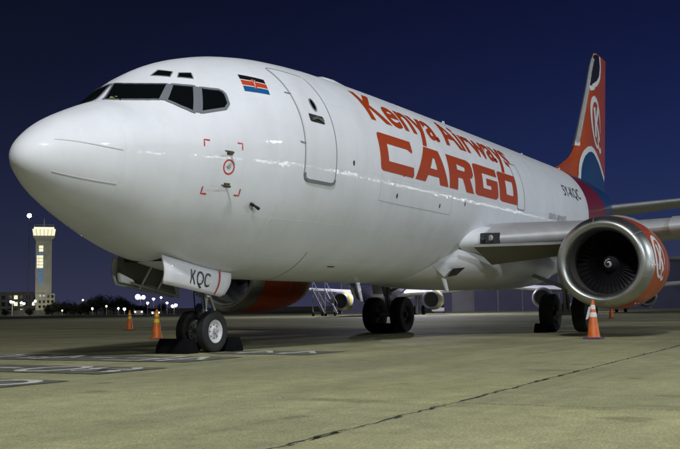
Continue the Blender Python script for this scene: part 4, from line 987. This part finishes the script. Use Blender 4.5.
# far parked jets, nose towards the stand
def parked_jet(px, D, label, rz=0):
    P, a = far(px, D); P.z = -.025; t = tag(empty('parked_jet', P, a+rz), label, 'airplane', 'parked jets in the background')
    rr = []
    for x in (0, .15, .5, 1, 1.8, 2.8, 4, 6, 12, 20, 24, 28, 32):
        w = fw(max(x, .01)) if x < 6 else (1.88 if x < 21 else 1.88*(32.6-x)/11.6); zm = fm(x) if x < 20 else fm(x)
        rr.append([(x, w*math.cos(q), zm+((ft(x)-zm) if math.sin(q) > 0 else (zm-fb(x)))*math.sin(q)) for q in [2*math.pi*k/28 for k in range(28)]])
    B().loft(rr).build('fuselage', 'jetblue', t, True, 60)
    for s in (-1, 1):
        w = B().loft([airfoil(le, c, .12, s*y, z, 10) for y, le, c, z in ((1.2, 11.8, 7.4, 2.2), (4.9, 13.8, 5, 2.45), (14.3, 18.8, 1.6, 3.3))]).build('wing', 'jetwhite', t, True, 50)
        e = B(); e.lathe([(.3, .72), (.02, .78), (0, .83), (.06, .90), (.4, 1.0)], (11, s*4.85, 1.55), (1, 0, 0), 28, cap=False); e = e.build('engine', 'jetgrey', t, True, 60)
        b = B(); b.lathe([(.4, 1.0), (1.0, 1.04)], (11, s*4.85, 1.55), (1, 0, 0), 28, cap=False); b.build('engine_band', 'yellow', e, True)
        b = B(); b.lathe([(1.0, 1.04), (2.2, 1.02), (3.2, .8), (3.9, .5)], (11, s*4.85, 1.55), (1, 0, 0), 28, cap=False); b.build('engine_cowl', 'jetwhite', e, True)
        b = B(); b.lathe([(.3, .72), (.31, .01)], (11, s*4.85, 1.55), (1, 0, 0), 28, cap=False); b.build('fan_face', 'dark', e, True)
        b = B(); b.tube([(16.4, s*2.6, 2), (16.4, s*2.6, .5)], .11, 10); b = b.build('main_gear', 'gearpaint', t, True)
        for d in (-.43, .43): q = B(); q.lathe([(-.16, .2), (-.16, .44), (-.08, .5), (.08, .5), (.16, .44), (.16, .2)], (16.4, s*2.6+d, .5), (0, 1, 0), 20); q.build('tyre', 'rubber', b, True, 50)
        B().loft([airfoil(le, c, .09, s*y, z, 8, 0) for y, le, c, z in ((.3, 28.3, 3.8, 4.4), (6.3, 31.8, 1.4, 5.1))]).build('tailplane', 'jetwhite', t, True, 50)
    b = B(); b.tube([(4, 0, 1.6), (4, 0, .35)], .07, 10); b = b.build('nose_gear', 'gearpaint', t, True)
    for d in (-.2, .2): q = B(); q.lathe([(-.09, .14), (-.09, .3), (-.05, .345), (.05, .345), (.09, .3), (.09, .14)], (4, d, .345), (0, 1, 0), 20); q.build('tyre', 'rubber', b, True, 50)
    q = B(); q.loft([[(x0, 0, z), (x0+c*.35, -.18, z), (x0+c, 0, z), (x0+c*.35, .18, z)] for x0, c, z in ((26, 5.8, 4.9), (28.2, 3.9, 7.6), (30.8, 1.9, 11))]); q.build('tail_fin', 'jetblue', t)
    return t
parked_jet(356, 92, 'violet-blue jet with yellow-banded engines seen nose-on beneath the cargo jet belly', R(-15))
parked_jet(592, 84, 'far jet with yellow-banded engine mostly hidden behind the near engine')
# passenger stairs beside the far jet
P, a = far(323, 104); P.z = -.025; st = tag(empty('boarding_stairs', P, a+R(20)), 'pale wheeled boarding stairs beside the far violet-blue jet', 'boarding stairs')
for y in (-.7, .7):
    b = B(); b.hexa([(-2.2, y-.05, .3), (-1.9, y-.05, .3), (-1.9, y+.05, .3), (-2.2, y+.05, .3), (1.6, y-.05, 2.9), (1.9, y-.05, 2.9), (1.9, y+.05, 2.9), (1.6, y+.05, 2.9)]); b.build('stringer', 'stairgrey', st)
    b = B(); b.tube([(-2.1, y, 1.3), (1.7, y, 3.9)], .04, 6)
    for k in range(5): b.tube([(-2.0+.9*k, y, .4+.64*k), (-2.0+.9*k, y, 1.4+.62*k)], .03, 6)
    b.build('handrail', 'stairgrey', st)
    b = B(); b.tube([(1.6, y, .4), (1.6, y, 2.9)], .06, 6); b.tube([(-1.5, y, .4), (1.6, y, 2.0)], .05, 6); b.tube([(-1.5, y, .4), (1.6, y, .4)], .06, 6); b.build('support_frame', 'stairgrey', st)
    for x in (-1.4, 1.5): b = B(); b.lathe([(-.07, .1), (-.07, .25), (.07, .25), (.07, .1)], (x, y, .25), (0, 1, 0), 14); b.build('wheel', 'rubber', st, True, 40)
for k in range(12): b = B(); x = -1.95+3.5*k/11; b.box(x-.14, x+.14, -.65, .65, .45+2.42*k/11, .49+2.42*k/11); b.build('tread', 'jetgrey', st)

# the lit terminal and lamps across the apron behind the camera: what the glossy skin mirrors
tm = tag(empty('terminal_building', (150, -95, -.1), 0), 'long terminal with lit windows across the apron on the near side', 'building')
b = B(); b.box(-150, 150, -20, 0, 0, 10); tw_ = b.build('wall', 'bldg', tm); b = B(); b.box(-151, 151, -21, 1.5, 10, 10.6); b.build('roof', 'hangarlight', tm)
for k in range(40):
    if k % 5 == 3: continue
    x = -147+7.4*k; b = B(); b.box(x, x+random.choice((2.4, 3.8, 5.2)), 0, .1, 3.2, 5.4+random.choice((0, .6))); b.build('window', 'win', tw_)

# apron floodlight masts standing behind the camera: their lamps light the stand
def flood(loc, aim, h, watts, col, label, w=2.4):
    t = tag(empty('apron_floodlight', (*loc, -.02)), label, 'light mast', 'apron floodlights lighting the stand')
    b = B(); b.tube([(0, 0, 0), (0, 0, h)], [.28, .14], 12); b.build('pole', 'steel', t, True)
    d = (Vector(aim)-Vector((*loc, h))).normalized(); q = d.to_track_quat('-Z', 'Y'); Rm = q.to_matrix()
    P = Vector((0, 0, h))+d*.5
    b = B(); b.add([P+Rm @ Vector((x, y, z)) for x, y, z in [(-w/2, -.5, .0), (w/2, -.5, 0), (w/2, .5, 0), (-w/2, .5, 0), (-w/2, -.5, .3), (w/2, -.5, .3), (w/2, .5, .3), (-w/2, .5, .3)]], [(0, 3, 2, 1), (4, 5, 6, 7), (0, 1, 5, 4), (1, 2, 6, 5), (2, 3, 7, 6), (3, 0, 4, 7)]); b.build('lamp_housing', 'steel', t)
    b = B(); b.tube([(0, 0, h-.3), tuple(P+Rm @ Vector((0, 0, .3)))], .08, 8); b.build('bracket', 'steel', t, True)
    ld = bpy.data.lights.new('floodlight', 'AREA'); ld.shape = 'RECTANGLE'; ld.size = w; ld.size_y = 1.0; ld.energy = watts; ld.color = col
    lo = bpy.data.objects.new('floodlight', ld); COL.objects.link(lo); lo.parent = t; lo.location = P-Rm @ Vector((0, 0, .05)); lo.rotation_euler = q.to_euler()
    return t
flood((-13, -11.6), (6, -1, 1.5), 19.5, 4500, (.95, .97, 1), 'tall apron floodlight mast ahead of the nose behind the camera')
flood((-12, -46), (5, -2, 2.5), 21, 4800, (.86, .94, 1), 'apron floodlight mast across the stand behind the camera')
flood((46, -52), (19, -1, 3), 21, 6000, (.86, .94, 1), 'apron floodlight mast off the near wing tip')
